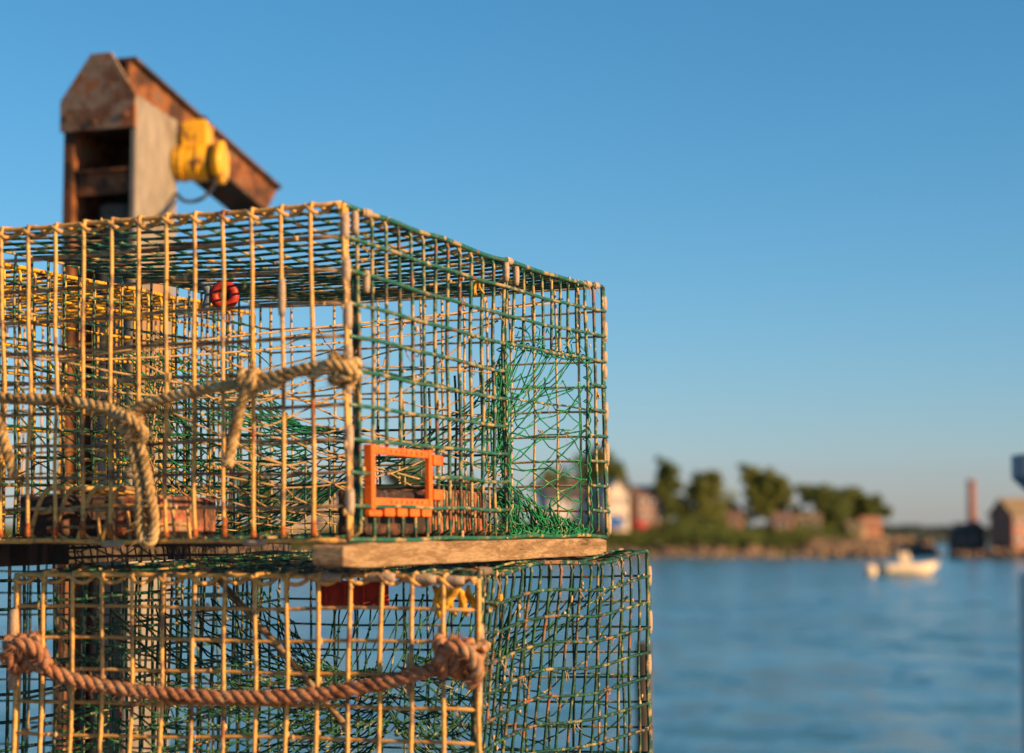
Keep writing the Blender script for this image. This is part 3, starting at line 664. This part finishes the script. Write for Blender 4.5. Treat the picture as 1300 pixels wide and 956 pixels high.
b.build('ballast_hoops', W['mixed'], up)

# nets
def net(surf, nu, nv, r, m, parent, name='net', closed=True, sag=.15, jit=.10, knots=True):
    b = MB(); pt = {}
    for j in range(nv + 1):
        for i in range(nu + (0 if closed else 1)):
            u = (i + .5 * (j % 2)) / nu; u_ = u + random.uniform(-jit, jit) / nu; v_ = min(1, max(0, (j + (random.uniform(-jit, jit) * 1.5 if 0 < j < nv else 0)) / nv))
            pt[i, j] = surf(u_ % 1 if closed else min(1, max(0, u_)), v_)
    for j in range(nv):
        for i in range(nu + (0 if closed else 1)):
            for di in ((-1, 0) if j % 2 == 0 else (0, 1)):
                ii = i + di
                if closed: ii %= nu
                if (ii, j + 1) not in pt: continue
                p, q = pt[i, j], pt[ii, j + 1]; ln = (p - q).length
                md = (p + q) / 2 - Z * ln * random.uniform(0, sag) + Vector((random.uniform(-1, 1), random.uniform(-1, 1), 0)) * ln * .06
                b.tube([p, md, q], r, 4, cap=False)
    if knots:
        for p in pt.values():
            k = r * random.uniform(1.8, 2.5); b.add([p + Vector(d) * k for d in ((1, 0, 0), (0, 1, 0), (-1, 0, 0), (0, -1, 0), (0, 0, 1), (0, 0, -1))], [(0, 1, 4), (1, 2, 4), (2, 3, 4), (3, 0, 4), (1, 0, 5), (2, 1, 5), (3, 2, 5), (0, 3, 5)], True)
    return tag(b.build(name, m, parent), kind='stuff')
def rect(u, x0, x1, y0, y1):
    u = u % 1 * 4; k = int(u); t = u - k
    return [(x0 + (x1 - x0) * t, y1), (x1, y1 + (y0 - y1) * t), (x1 + (x0 - x1) * t, y0), (x0, y0 + (y1 - y0) * t)][k]
def funnel_side(bx, a0, a1, c0, c1, bs, be, ac, cc, ra, rc, sg=.05):
    def s(u, v):
        a, c = rect(u, a0, a1, c0, c1); an = 2 * math.pi * (.375 - u); A2 = ac + ra * math.cos(an); C2 = cc + rc * math.sin(an)
        w_ = v ** .85
        return bx(a + (A2 - a) * w_, bs + (be - bs) * v, max(.012, c + (C2 - c) * w_ - sg * math.sin(math.pi * v)), jit=0)
    return s
net(funnel_side(UPB, OPN[0] + .004, OPN[1] - .004, .02, .70, .004, .46, .72, .22, .07, .09), 14, 5, .0011, NETG, up)
net(lambda u, v: UPB(OPN[0] + .015 + (OPN[1] - OPN[0] - .03) * u, .012 + .09 * math.sin(math.pi * u) * math.sin(math.pi * min(1, v * 1.1)), .60 - .575 * v, jit=0), 4, 15, .0010, NETG, up, closed=False, sag=.16, jit=.16)
net(funnel_side(UPB, .50, .95, .02, .72, .996, .58, .70, .32, .09, .12, .07), 34, 10, .0012, NETG, up)
net(funnel_side(UPB, .20, .60, .02, .66, .99, .80, .45, .30, .09, .14, .03), 24, 6, .0011, NETD, up)
def funnel_end(bx, a0, a1, bc, cc, rb, rc):
    def s(u, v):
        bb, c = rect(u, .02, .98, .03, .80); an = 2 * math.pi * (.375 - u)
        w_ = v ** .8
        return bx(a0 + (a1 - a0) * v, bb + (bc + rb * math.cos(an) - bb) * w_, max(.012, c + (cc + rc * math.sin(an) - c) * w_ - .03 * math.sin(math.pi * v)), jit=0)
    return s
net(funnel_end(UPB, .55, .16, .5, .34, .13, .15), 16, 5, .0011, NETT, up, sag=.05)
# bunched net heaped on the floor and laced edge of the opening
b = MB()
for i in range(120):
    a = random.uniform(OPN[0] + .005, OPN[1] - .05); t = (a - OPN[0]) / (OPN[1] - OPN[0]); hgt = .19 * (1 - t) ** 1.1 + .045
    c_ = random.uniform(.03, hgt); da = random.uniform(.04, .075); p0 = UPB(a, random.uniform(.005, .05), c_); p1 = UPB(min(.905, a + da), random.uniform(.005, .06), max(.006, c_ - da * random.uniform(.9, 1.5)))
    b.tube([p0, (p0 + p1) / 2 - Z * random.uniform(-.003, .004), p1], .0012, 4, cap=False)
for i in range(10):
    a = OPN[0] + .08 + .26 * i / 10; p0 = UPB(a, .01, .70); p1 = UPB(OPN[0] + .02 + .10 * i / 10 + random.uniform(-.01, .01), random.uniform(.03, .12), .40 + random.uniform(-.05, .05))
    b.tube(catmull([p0, p0.lerp(p1, .5) - Z * .022 + DU * random.uniform(-.01, .01), p1], 4), .0010, 4, cap=False)
for i in range(26):
    a = OPN[0] + random.uniform(-.02, .03); p0 = UPB(a, random.uniform(-.01, .04), random.uniform(.3, .68)); p1 = UPB(a + random.uniform(-.03, .05), random.uniform(.0, .08), random.uniform(.15, .5))
    b.tube([p0, (p0 + p1) / 2 + DU * random.uniform(-.012, .012), p1], .0011, 4, cap=False)
tag(b.build('bunched_net', NETG, up), kind='stuff')
b = MB()
def lace(p0, p1, turns, r=.0055):
    pts = []
    for i in range(turns * 6 + 1):
        t = i / (turns * 6); an = 2 * math.pi * i / 6 ; p = UPB(*[p0[k] + (p1[k] - p0[k]) * t for k in range(3)])
        pts.append(p + OUT_R * math.cos(an) * r + Z * math.sin(an) * r * random.uniform(.7, 1.3) + DU * random.uniform(-.003, .003))
    b.tube(pts, .0012, 4)
lace((OPN[0], 0, .70), (OPN[1], 0, .70), 16); lace((OPN[0], 0, .02), (OPN[1], 0, .02), 18, .007); lace((OPN[1], 0, .02), (OPN[1], 0, .70), 14, .006); lace((OPN[0], 0, .02), (OPN[0], 0, .7), 16, .008)
for i in range(26):
    p = UPB(random.uniform(.60, .9), 0, random.uniform(.72, .80)); b.tube([p, p + Vector((random.uniform(-1, 1), random.uniform(-1, 1), random.uniform(-1, .5))) * .012, p + Vector((random.uniform(-1, 1), random.uniform(-1, 1), random.uniform(-1.6, .3))) * .016], .0009, 4)
b.build('lacing', NETG, up)
# tan twine strung inside
def twine(pts, m=NETT, r=.0014, parent=None, name='twine'):
    b = MB()
    for q in pts: b.tube(catmull([UPB(*p, jit=0) for p in q], 6), r, 5)
    return b.build(name, m, parent or up)
twine([[(.05, .95, .66), (.10, .78, .61), (.3, .5, .72), (.9, .05, .93)], [(.05, .97, .64), (.10, .78, .60), (.35, .5, .68), (.96, .3, .86)], [(.10, .78, .605), (.4, .45, .74), (.98, .1, .96)], [(.10, .78, .60), (.2, .62, .55), (.5, .4, .5)],
       [(.02, .86, .52), (.3, .5, .50), (.55, .1, .62)], [(.12, .6, .60), (.35, .35, .33), (.52, .08, .16)], [(.14, .52, .42), (.3, .32, .22), (.42, .12, .10)], [(.2, .5, .65), (.45, .3, .40), (.56, .1, .30)]])
# small float hung under the top and its grey clasp
t = thing('ring_float', 'small round red float with dark centre hanging under the trap top', 'float', P(285, 360, 3.0))
c = P(285, 375, 3.0); ax = (Vector((0, -1, 0)) + OUT_N * .3).normalized(); side_ = ax.cross(Z).normalized()
b = MB(); ring = [c + side_ * .015 * math.cos(i * math.pi / 8) + Z * .015 * math.sin(i * math.pi / 8) for i in range(17)]; b.tube(ring, .0075, 8, cap=False); b.build('ring', REDP, t)
b = MB(); b.tube([c - ax * .006, c + ax * .002], .010, 12); b.build('hub', DBRICK, t)
b = MB(); b.tube(catmull([c + side_ * .035 + Z * .022, c + side_ * .024 + Z * .004, c + side_ * .028 - Z * .02], 5), .006, 6); b.build('clasp', plain('blue_grey_plastic', (.12, .17, .22), .5, 30), t)

# ropes
def rope(b, pts, R_, twist=None, n=6):
    path = catmull(pts, 10); ln = 0; ph = 0
    # resample evenly
    seg = [0]
    for i in range(1, len(path)): seg.append(seg[-1] + (path[i] - path[i - 1]).length)
    R_ = R_ * .92; step = R_ * .34; m_ = max(4, int(seg[-1] / step)); ev = []; j = 0
    for i in range(m_ + 1):
        d = seg[-1] * i / m_
        while j < len(seg) - 2 and seg[j + 1] < d: j += 1
        f = (d - seg[j]) / max(1e-9, seg[j + 1] - seg[j]); ev.append(path[j].lerp(path[j + 1], min(1, max(0, f))))
    tw = twist or 2 * math.pi / (R_ * 4.4)
    nx = None; st = [[], [], []]
    for i, p in enumerate(ev):
        t = (ev[min(i + 1, m_)] - ev[max(i - 1, 0)]).normalized()
        if nx is None: nx = t.orthogonal().normalized()
        nx = (nx - t * nx.dot(t)).normalized(); ny = t.cross(nx); ang = tw * seg[-1] * i / m_ + .8 * noise.noise(p * 28)
        for k in range(3):
            a = ang + k * 2.0944; st[k].append(p + (nx * math.cos(a) + ny * math.sin(a)) * R_ * .5 * (1 + .08 * noise.noise(p * 150)))
    for k in range(3): b.tube(st[k], R_ * .52, n, rr=[R_ * .52 * (1 + .12 * noise.noise(q * 220)) for q in st[k]])
    # loose fibres
    for i in range(int(seg[-1] / .0011)):
        p = random.choice(ev); d = Vector((random.gauss(0, 1), random.gauss(0, 1), random.gauss(0, 1))).normalized()
        e_ = Vector((random.gauss(0, 1), random.gauss(0, 1), random.gauss(0, 1))) * .003; b.tube([p + d * R_ * .85, p + d * R_ * 1.2 + e_ * .6, p + d * R_ * random.uniform(1.2, 1.7) + e_ * 1.6], .00028, 3, cap=False)
def coil(c, axis, rad, turns, pitch, start=0.0, nseg=8):
    axis = Vector(axis).normalized(); u = axis.orthogonal().normalized(); v_ = axis.cross(u); out = []
    for i in range(int(turns * nseg) + 1):
        a = start + 2 * math.pi * i / nseg; out.append(Vector(c) + (u * math.cos(a) + v_ * math.sin(a)) * rad + axis * (pitch * (i / nseg - turns / 2)))
    return out
def E(px, py, o=.014):      # a point hanging just outside the near end of the upper trap
    p = P(px, py, 2.35); s = (p - CAM); n = OUT_N
    q = NR + OUT_N * o; k = (q - CAM).dot(n) / s.dot(n); return CAM + s * k
b = MB()
for k in range(4):        # bent wire cage holding the left bricks down
    b.tube(catmull([E(36 + 31 * k, 690, -.035), E(45 + 31 * k, 655, -.035), E(56 + 30 * k, 627, -.038), E(70 + 29 * k, 620, -.05), E(125 + 18 * k, 624, -.09), E(212 + 3 * k, 642, -.13)], 6), .0030, 6)
for k in range(7): b.tube(catmull([E(120 + 19 * k, 641 + k * .5, -.05), E(124 + 19 * k, 650, -.045), E(127 + 19 * k, 688, -.04)], 4), .0024, 6)
b.tube(catmull([E(50, 652, -.04), E(120, 642, -.045), E(200, 643, -.06), E(238, 646, -.07)], 6), .0024, 6)
b.tube([E(60, 670, -.04), E(240, 666, -.06)], .0022, 6)
b.build('ballast_cage', W['gold'], up)
b = MB()
for j in range(1, NB):    # rust flaking off the bottom bends of the end wires
    p = UPB(0, j / NB, .012) + OUT_N * .005; h_ = random.uniform(.006, .024)
    b.tube([p, p + Z * h_ * .5, p + Z * h_], .003, 6, rr=[.0040, .0036, .0030])
tag(b.build('rust_scale', RUSTY, up), kind='stuff')
rp = thing('bridle_rope', 'tan twisted bridle rope knotted across the end of the upper trap', 'rope', E(165, 690))
b = MB(); rope(b, [E(-60, 500), E(0, 505), E(50, 507), E(100, 511), E(140, 520), E(165, 532)], .0078); b.build('line', ROPE, rp)
b = MB(); rope(b, [E(160, 540), E(180, 516, .018), E(225, 502, .018), E(270, 492, .018), E(320, 484, .018), E(370, 472, .016), E(410, 466, .014), E(440, 462, .012)], .0075); rope(b, [E(300, 492, .022), E(345, 487, .026), E(385, 468, .027), E(430, 466, .024)], .0072); b.build('line', ROPE, rp)
b = MB(); rope(b, coil(E(438, 469, .006), Z, .0135, 2.6, .0125), .0074); rope(b, [E(395, 478, .022), E(420, 462, .028), E(446, 470, .02), E(449, 480, .0)], .0074); b.build('knot', ROPE, rp)
b = MB(); rope(b, coil(E(168, 540, .014), (E(185, 560) - E(150, 520)), .0125, 2.4, .0115), .0072); rope(b, [E(140, 524, .02), E(165, 532, .034), E(182, 548, .024), E(178, 560, .014)], .0072); b.build('knot', ROPE, rp)
b = MB(); rope(b, [E(160, 545), E(170, 580), E(178, 630), E(177, 668), E(184, 689), E(194, 684), E(196, 660), E(190, 620), E(181, 575), E(172, 545)], .0070); b.build('loop', ROPE, rp)
b = MB(); rope(b, [E(318, 480, .03), E(312, 494, .028), E(304, 520, .02), E(296, 555, .015), E(289, 592, .014)], .0078); rope(b, coil(E(318, 486, .018), DL, .012, 1.6, .013), .007); b.build('tail', ROPE, rp)
b = MB(); rope(b, [E(-12, 515), E(0, 540), E(9, 572), E(18, 606)], .0074); b.build('tail', ROPE, rp)

# seaweed scraps
def weed(label, p, n, s, grp='scraps of dried seaweed'):
    t = thing('seaweed', label, 'seaweed', p, grp)
    b = MB()
    for i in range(n):
        d = Vector((random.uniform(-.6, .6), random.uniform(-.3, .3), -1)).normalized(); q = Vector(p) + Vector((random.uniform(-1, 1), random.uniform(-.5, .5), 0)) * s * .5; w_ = s * random.uniform(.05, .11)
        sd_ = Vector((d.z, random.uniform(-.4, .4), -d.x)).normalized(); pts = []
        for k in range(5):
            c = q + d * s * k / 4 + Vector((math.sin(k * 1.5 + i), 0, 0)) * s * .07; ww = w_ * (.4 + math.sin(math.pi * (k + .3) / 4.6)); pts += [c - sd_ * ww, c + sd_ * ww + Vector((0, .002, 0))]
        b.add(pts, [(2 * k, 2 * k + 1, 2 * k + 3, 2 * k + 2) for k in range(4)], True)
    o = b.build('frond', WEED, t); sm = o.modifiers.new('thick', 'SOLIDIFY'); sm.thickness = .0012
weed('yellow scrap of dried seaweed hanging at the top of the upper trap', UPB(.44, .0, .90), 3, .02)

# lower trap
nrT = P(605, 734, 2.42); nlT = P(20, 729, 2.53); frT = P(822, 703.5, 3.19); flT = nlT + frT - nrT + Vector((0, 0, .0))
H_ = Vector((0, 0, -.376))
def dent_low(a, b, c):
    k = math.sin(math.pi * min(1, a / 1.0) ** .8) ** 1.3 * max(0, 1 - b * 1.6) ** 1.5
    return Vector((-.085, .030, 0)) * k * (.75 + .35 * (1 - c)) + Vector((.012, 0, 0)) * (c - .6) * math.sin(math.pi * a) + Vector((0, 0, -.010)) * math.sin(math.pi * a) * c * math.sin(math.pi * min(1, b + .1)) + Vector((0, 0, .004 * math.sin(a * 14) * (1 - b) ** 3))
LOB = Box(nrT + H_, nlT + H_, frT + H_, flT + H_, nrT, nlT, frT, flT, dent_low, 5)
lo = trap(LOB, 'lower dented green wire lobster trap under the wooden runner', 'stacked lobster traps', True, None, None, mk=('gold', 'goldb', 'deep', 'deep', 'dark', 'dark'))
for c, ln in ((.9, .03), (.72, .035), (.55, .03)): clip(LOB, 1, 0, c, Z, ln, lo, .0048, OUT_R * .003)
for c, ln in ((.83, .045), (.70, .05)): clip(LOB, 0, 1, c, Z, ln, lo, .0062, OUT_N * .004)
for c, ln in ((.80, .035), (.62, .04)): clip(LOB, .03, 0, c, Z, ln, lo, .0045, OUT_R * .004)
for j, c, ln in ((2, .7, .05), (1, .8, .035), (13, .66, .04)): clip(LOB, 0, j / 15 + .006, c, Z, ln, lo, .0048, OUT_N * .001)
for bb in (.06, .12, .21, .32): clip(LOB, 0, bb, 1, DL, .04, lo, .0056, Vector((0, 0, -.002)))
for bb in (.0, .0,): clip(LOB, .18, bb, 1, DU, .04, lo, .0058)
b = MB(); b.tube([LOB(.10, .62, .99), LOB(.10, .38, .62), LOB(.10, .30, .5)], .0042, 6); b.build('diagonal_wire', W['brown'], lo)
net(funnel_side(LOB, .50, .95, .05, .9, .03, .5, .72, .5, .10, .14, .10), 22, 7, .0012, NETD, lo)
net(funnel_side(LOB, .10, .9, .05, .85, .97, .55, .6, .45, .12, .16, .10), 44, 12, .0013, NETD, lo)
def sheet(bx, a0, a1, b0, b1, c0, c1):
    return lambda u, v: bx(a0 + (a1 - a0) * v, b0 + (b1 - b0) * u, c0 + (c1 - c0) * v - .12 * math.sin(math.pi * v) * (1 + .4 * math.sin(u * 9)), jit=0)
net(sheet(LOB, .55, .30, .05, .6, .9, .45), 14, 7, .0012, NETD, lo, closed=False)
# frayed net heap on the lower trap floor/sides, rows of shells and dirt on the dented side
b = MB()
for i in range(130):
    p = LOB(random.uniform(.08, .6), random.uniform(.05, .95), random.uniform(.42, .66)); d = Vector((random.gauss(0, 1), random.gauss(0, 1), random.gauss(0, .35))).normalized() * random.uniform(.02, .05)
    b.tube([p, p + d * .5 + Z * random.uniform(-.006, .006), p + d], .0012, 4, cap=False)
tag(b.build('bunched_net', NETD, lo), kind='stuff')
t = thing('plastic_plate', 'red plastic plate with ribs inside the lower trap under the runner', 'plate', LOB(.3, .3, .75, jit=0))
def LP_(px, py, Y=2.72): return P(px, py, Y)
b = MB(); q = [LP_(400, 738), LP_(493, 736), LP_(494, 769), LP_(402, 770)]; b.prism(q, Vector((.0, .004, 0))); pl = b.build('panel', REDP, t, .001)
for k in range(4):
    b = MB(); x = 412 + k * 24; b.prism([LP_(x, 739, 2.719), LP_(x + 3, 739, 2.719), LP_(x + 4, 768, 2.719), LP_(x + 1, 768, 2.719)], Vector((0, -.004, 0))); b.build('rib', REDP, pl)
weed('yellow seaweed hanging inside the near corner of the lower trap', LOB(.05, .06, .97), 7, .040)
weed('small yellow seaweed scrap on the dented side of the lower trap', LOB(.35, -.01, .93), 3, .022)
weed('flat yellow seaweed caught under the wooden runner', UPB(.40, -.005, -.10), 2, .014)
# orange-brown rope on the lower trap
def E2(px, py, o=.016):
    q0 = nrT; n = Vector((-.19, -.98, 0)); p = P(px, py, 2.4); s = p - CAM; q = q0 + n * o; return CAM + s * ((q - CAM).dot(n) / s.dot(n))
rp = thing('bridle_rope', 'thick reddish-brown rope tied across the end of the lower trap', 'rope', E2(300, 930))
b = MB(); rope(b, [E2(28, 835, .02), E2(50, 846, .024), E2(85, 860, .02), E2(125, 870), E2(200, 880), E2(300, 886), E2(400, 882), E2(470, 870), E2(520, 858, .02), E2(562, 846, .026)], .0098); b.build('line', ROPEO, rp)
b = MB(); rope(b, coil(E2(30, 830, .014), (1, 0, .1), .0165, 2.3, .015), .0098); rope(b, [E2(5, 838, .03), E2(22, 818, .038), E2(48, 826, .036), E2(60, 846, .03)], .0098); b.build('knot', ROPEO, rp)
b = MB(); rope(b, coil(E2(583, 836, .012), (1, 0, -.1), .0175, 3.2, .0165), .0095); rope(b, [E2(553, 850, .02), E2(572, 822, .04), E2(596, 830, .04), E2(606, 852, .03), E2(596, 868, .01)], .0098); b.build('knot', ROPEO, rp)

# two more traps of the pile down to the deck
def shift(bx, d, seed): return Box(*[k + d for k in bx.k], bx.dent, seed)
base_lo = LOB.k[0].z; gap = (base_lo - DECK)
for i in range(2):
    zt = DECK + gap * (1 - i) / 2 + (gap / 2) ; d = Vector((.01 - .03 * i, .02 * i, zt - LOB.k[4].z - .008)); s_ = (gap / 2 - .012) / .376
    kk = [k + d for k in LOB.k]; kk = [Vector((k.x, k.y, zt - .008 - (zt - .008 - k.z) * s_)) for k in kk]
    trap(Box(*kk, None, 9 + i), ['green lobster trap third from the top of the near pile', 'green lobster trap at the bottom of the near pile on the deck'][i], 'stacked lobster traps', False, wr=.0023)

# neighbouring pile behind on the left
D1 = DL * .66 + DU * .10 + Vector((0, 0, -.004))
YB = shift(UPB, D1, 21); YB.dent = None
trap(YB, 'yellow wire lobster trap behind the left of the upper trap', 'lobster traps of the pile behind', False, mk=('yellow', 'yellow', 'yellow', 'yellow', 'yellow', 'yellow'), wr=.0024)
yb2 = shift(YB, Vector((.012, .01, -.398)), 22)
trap(yb2, 'dark green lobster trap below the yellow trap', 'lobster traps of the pile behind', False, mk=('dark', 'dark', 'dark', 'dark', 'dark', 'dark'))
for i in range(2):
    zt = DECK + gap * (1 - i) / 2 + gap / 2; top = yb2.k[0].z - .01; bot = DECK; hh = (top - bot) / 2
    z1 = top - hh * i; z0 = z1 - hh + .01
    kk = [Vector((k.x, k.y, z0)) for k in yb2.k[:4]] + [Vector((k.x, k.y, z1)) for k in yb2.k[:4]]
    trap(Box(*kk, None, 30 + i), ['green lobster trap second from the bottom of the pile behind', 'green lobster trap at the bottom of the pile behind on the deck'][i], 'lobster traps of the pile behind', False, wr=.0023)

# ------------------------------------------------------------------ rusty hoist (crane) on the pier
Y0 = 6.1
root = thing('hoist_crane', 'rusty steel pier hoist with slanted boom and yellow winch motor', 'crane', Vector((P(130, 300, Y0).x, Y0 + .1, DECK)))
FR_ = P(174, 160, Y0)                      # front right edge of the column
wF = .252; dS = .235
def C(s, d, z): return Vector((FR_.x, FR_.y, 0)) + DL * s + DU * d + Vector((0, 0, z))    # s to the left along the front, d back along the side
zt = P(174, 156, Y0).z; zg = P(125, 69, Y0 + .05).z; zsh = P(174, 120, Y0).z; zpb = P(222, 154, Y0 + .22).z
b = MB(); b.hexa([C(wF, -.004, DECK), C(wF - .035, -.004, DECK), C(wF - .035, dS, DECK), C(wF, dS, DECK), C(wF, -.004, zt), C(wF - .035, -.004, zt), C(wF - .035, dS, zt), C(wF, dS, zt)]); b.build('post_flange', RUSTOR, root, .003)
b = MB(); b.hexa([C(.02, -.004, DECK), C(0, -.004, DECK), C(0, dS, DECK), C(.02, dS, DECK), C(.02, -.004, zsh), C(0, -.004, zsh), C(0, dS, zpb), C(.02, dS, zpb)]); b.build('side_plate', BEIGE, root, .003)
b = MB(); b.hexa([C(wF - .036, dS - .012, DECK), C(.021, dS - .012, DECK), C(.021, dS, DECK), C(wF - .036, dS, DECK), C(wF - .036, dS - .012, zt), C(.021, dS - .012, zt), C(.021, dS, zt), C(wF - .036, dS, zt)]); b.build('back_plate', DARKST, root)
zl = P(75, 130, Y0 + .09).z
b = MB(); b.prism([C(wF + .006, -.016, zt - .014), C(-.002, -.016, zt - .014), C(-.002, -.016, zsh), C(.085, -.016, zg), C(.155, -.016, zg), C(wF + .008, -.016, zl)], DU * .0115); g = b.build('gable_plate', RUSTST, root, .002)
for (s, z) in ((.03, zt + .025), (wF - .02, zt + .03), (wF * .55, zt + .012)):
    b = MB(); p = C(s, -.017, z); b.tube([p, p - DU * .004], .010, 6); b.build('bolt', RUSTST, g)
zb1, zb0 = P(120, 211, Y0).z, P(120, 243, Y0).z
b = MB(); b.hexa([C(wF - .036, .012, zb0), C(.021, .012, zb0), C(.021, .022, zb0), C(wF - .036, .022, zb0), C(wF - .036, .012, zb1), C(.021, .012, zb1), C(.021, .022, zb1), C(wF - .036, .022, zb1)])
b.hexa([C(wF - .036, -.002, zb1 - .008), C(.021, -.002, zb1 - .008), C(.021, .0115, zb1 - .008), C(wF - .036, .0115, zb1 - .008), C(wF - .036, -.002, zb1), C(.021, -.002, zb1), C(.021, .0115, zb1), C(wF - .036, .0115, zb1)]); b.build('brace_plate', RUSTOR, root)
b = MB(); p = C(wF * .58, .15, 0); b.tube([Vector((p.x, p.y, DECK)), Vector((p.x, p.y, P(120, 250, Y0).z))], .065, 14); b.build('inner_pipe', BEIGE, root)
b = MB(); b.hexa([C(wF, 0, zt - .012), C(.0205, 0, zt - .012), C(.0205, dS, zt - .012), C(wF, dS, zt - .012), C(wF, 0, zt - .001), C(.0205, 0, zt - .001), C(.0205, dS, zt - .001), C(wF, dS, zt - .001)]); b.build('top_plate', DARKST, root)
# boom: an I-beam running back and slightly down
s0 = C(.075, 0.042, zg - .006); e0 = P(344, 237, Y0 + .96); bd = (e0 - s0); LB = bd.length; bd.normalize()
br = bd.cross(Z).normalized(); bu = br.cross(bd).normalized()
b = MB(); hB = .108; wB = .10
def beam(y0, y1, x0, x1, trim=0.0):
    b.hexa([s0 + br * x0 + bu * y0, s0 + br * x1 + bu * y0, s0 + br * x1 + bu * y0 + bd * (LB - trim), s0 + br * x0 + bu * y0 + bd * (LB - trim), s0 + br * x0 + bu * y1, s0 + br * x1 + bu * y1, s0 + br * x1 + bu * y1 + bd * LB, s0 + br * x0 + bu * y1 + bd * LB])
beam(-hB, -.0125, .012, .026, .05); boom = b.build('boom', RUSTOR, root)
b = MB(); beam(-.012, 0, -.10, .042); b.build('flange', DARKST, boom)
b = MB(); beam(-hB - .012, -hB - .0005, -.10, .034, .05); b.build('flange', DARKST, boom)
# yellow winch motor on the right of the boom
mc = P(255, 207, Y0 + .22); ma = Vector((1, -.10, 0)).normalized()
mb = ma.cross(Z).normalized()
b = MB(); b.tube([mc - ma * .080, mc + ma * .030], .056, 20); w1 = b.build('motor_body', YELP, root, .004)
for k in range(2):
    b = MB(); x = -.055 + .05 * k; b.tube([mc + ma * x, mc + ma * (x + .006)], .0595, 20); b.build('cooling_fin', YELP, w1)
b = MB(); b.tube([mc + ma * .031, mc + ma * .038], .058, 20); b.build('seam', DARKST, w1)
b = MB(); b.tube([mc + ma * .039, mc + ma * .052, mc + ma * .053, mc + ma * .072, mc + ma * .076], .07, 20, rr=[.056, .058, .068, .067, .058]); fl = b.build('end_flange', YELP, w1)
g0 = P(252, 171, Y0 + .24)
b = MB(); b.box(g0 + Vector((-.004, 0, -.006)), .086, .08, .078, ma, mb); w2 = b.build('gear_housing', YELP, root, .007)
b = MB(); b.box(g0 + Vector((-.004, 0, .037)), .06, .06, .012, ma, mb); b.build('cover_plate', YELP, w2, .003)
b = MB(); b.tube([g0 + Vector((.014, 0, .042)), g0 + Vector((.014, 0, .056))], .014, 6); b.build('filler_cap', DARKST, w2)
b = MB(); b.box(g0 + Vector((.030, 0, -.03)), .012, .05, .03, ma, mb); b.build('bracket', RUSTOR, w2)
b = MB(); b.tube([P(226, 177, Y0 + .24), P(243, 176, Y0 + .24)], .019, 12); b.build('coupling', YELP, w2)
b = MB(); b.tube([P(222, 222, Y0 + .24), P(236, 221, Y0 + .24)], .020, 12); b.build('coupling', YELP, w1)
b = MB(); b.tube(catmull([P(224, 246, 6.3), P(234, 255, 6.2), P(249, 255, 6.1), P(263, 247, 6.1), P(272, 234, 6.2), P(270, 222, 6.3)], 6), .0058, 6); b.build('power_cable', CABLE, root)
# ------------------------------------------------------------------ barnacles, scum and dried weed stuck to the wires
def fouling(bx, root, n, rng):
    b = MB(); rnd = random.Random(rng)
    for i in range(n):
        f = rnd.random()
        if f < .40: c = (0, round(rnd.random() * NB) / NB, rnd.random())
        elif f < .55: c = (0, rnd.random(), round(rnd.random() * NC) / NC)
        elif f < .78: c = (round(rnd.random() * NA) / NA, 0, rnd.random())
        else: c = (rnd.random(), 0, round(rnd.random() * NC) / NC)
        if c[1] == 0 and VENT_HOLE[0] < c[0] < VENT_HOLE[1] and c[2] < .3: continue
        if c[1] == 0 and OPN[0] < c[0] < OPN[1] and c[2] < .7: continue
        p = bx(*c); k = rnd.uniform(.0012, .0026) * (1.0 if rnd.random() < .92 else 1.4)
        p = p + (OUT_N if c[0] == 0 else OUT_R) * rnd.uniform(.0, .005) + Vector((rnd.uniform(-1, 1), rnd.uniform(-1, 1), rnd.uniform(-1, 1))) * .0015
        b.blob(p, k, k, k * rnd.uniform(.8, 2.2), 6, 4, .3, i)
    tag(b.build('barnacles', W['tan'], root), kind='stuff')
    b = MB()
    for i in range(n // 6):
        f = rnd.random(); c = (rnd.random(), 0 if f < .6 else rnd.random() * .3, rnd.choice([.3, .4, .5, .6, .7, .8, .9, 1.0])) if f < .8 else (0, rnd.random(), rnd.choice([.2, .4, .6, .8, 1.0]))
        p = bx(*c); q = [p]
        for k in range(4): q.append(q[-1] + Vector((rnd.uniform(-1, 1), rnd.uniform(-1, 1), rnd.uniform(-2.0, .4))) * .0045)
        b.tube(q, .0008, 4, rr=[.0011, .0009, .0008, .0006, .0004])
    tag(b.build('dried_weed', NETT, root), kind='stuff')
fouling(UPB, up, 420, 3); fouling(LOB, lo, 420, 4)
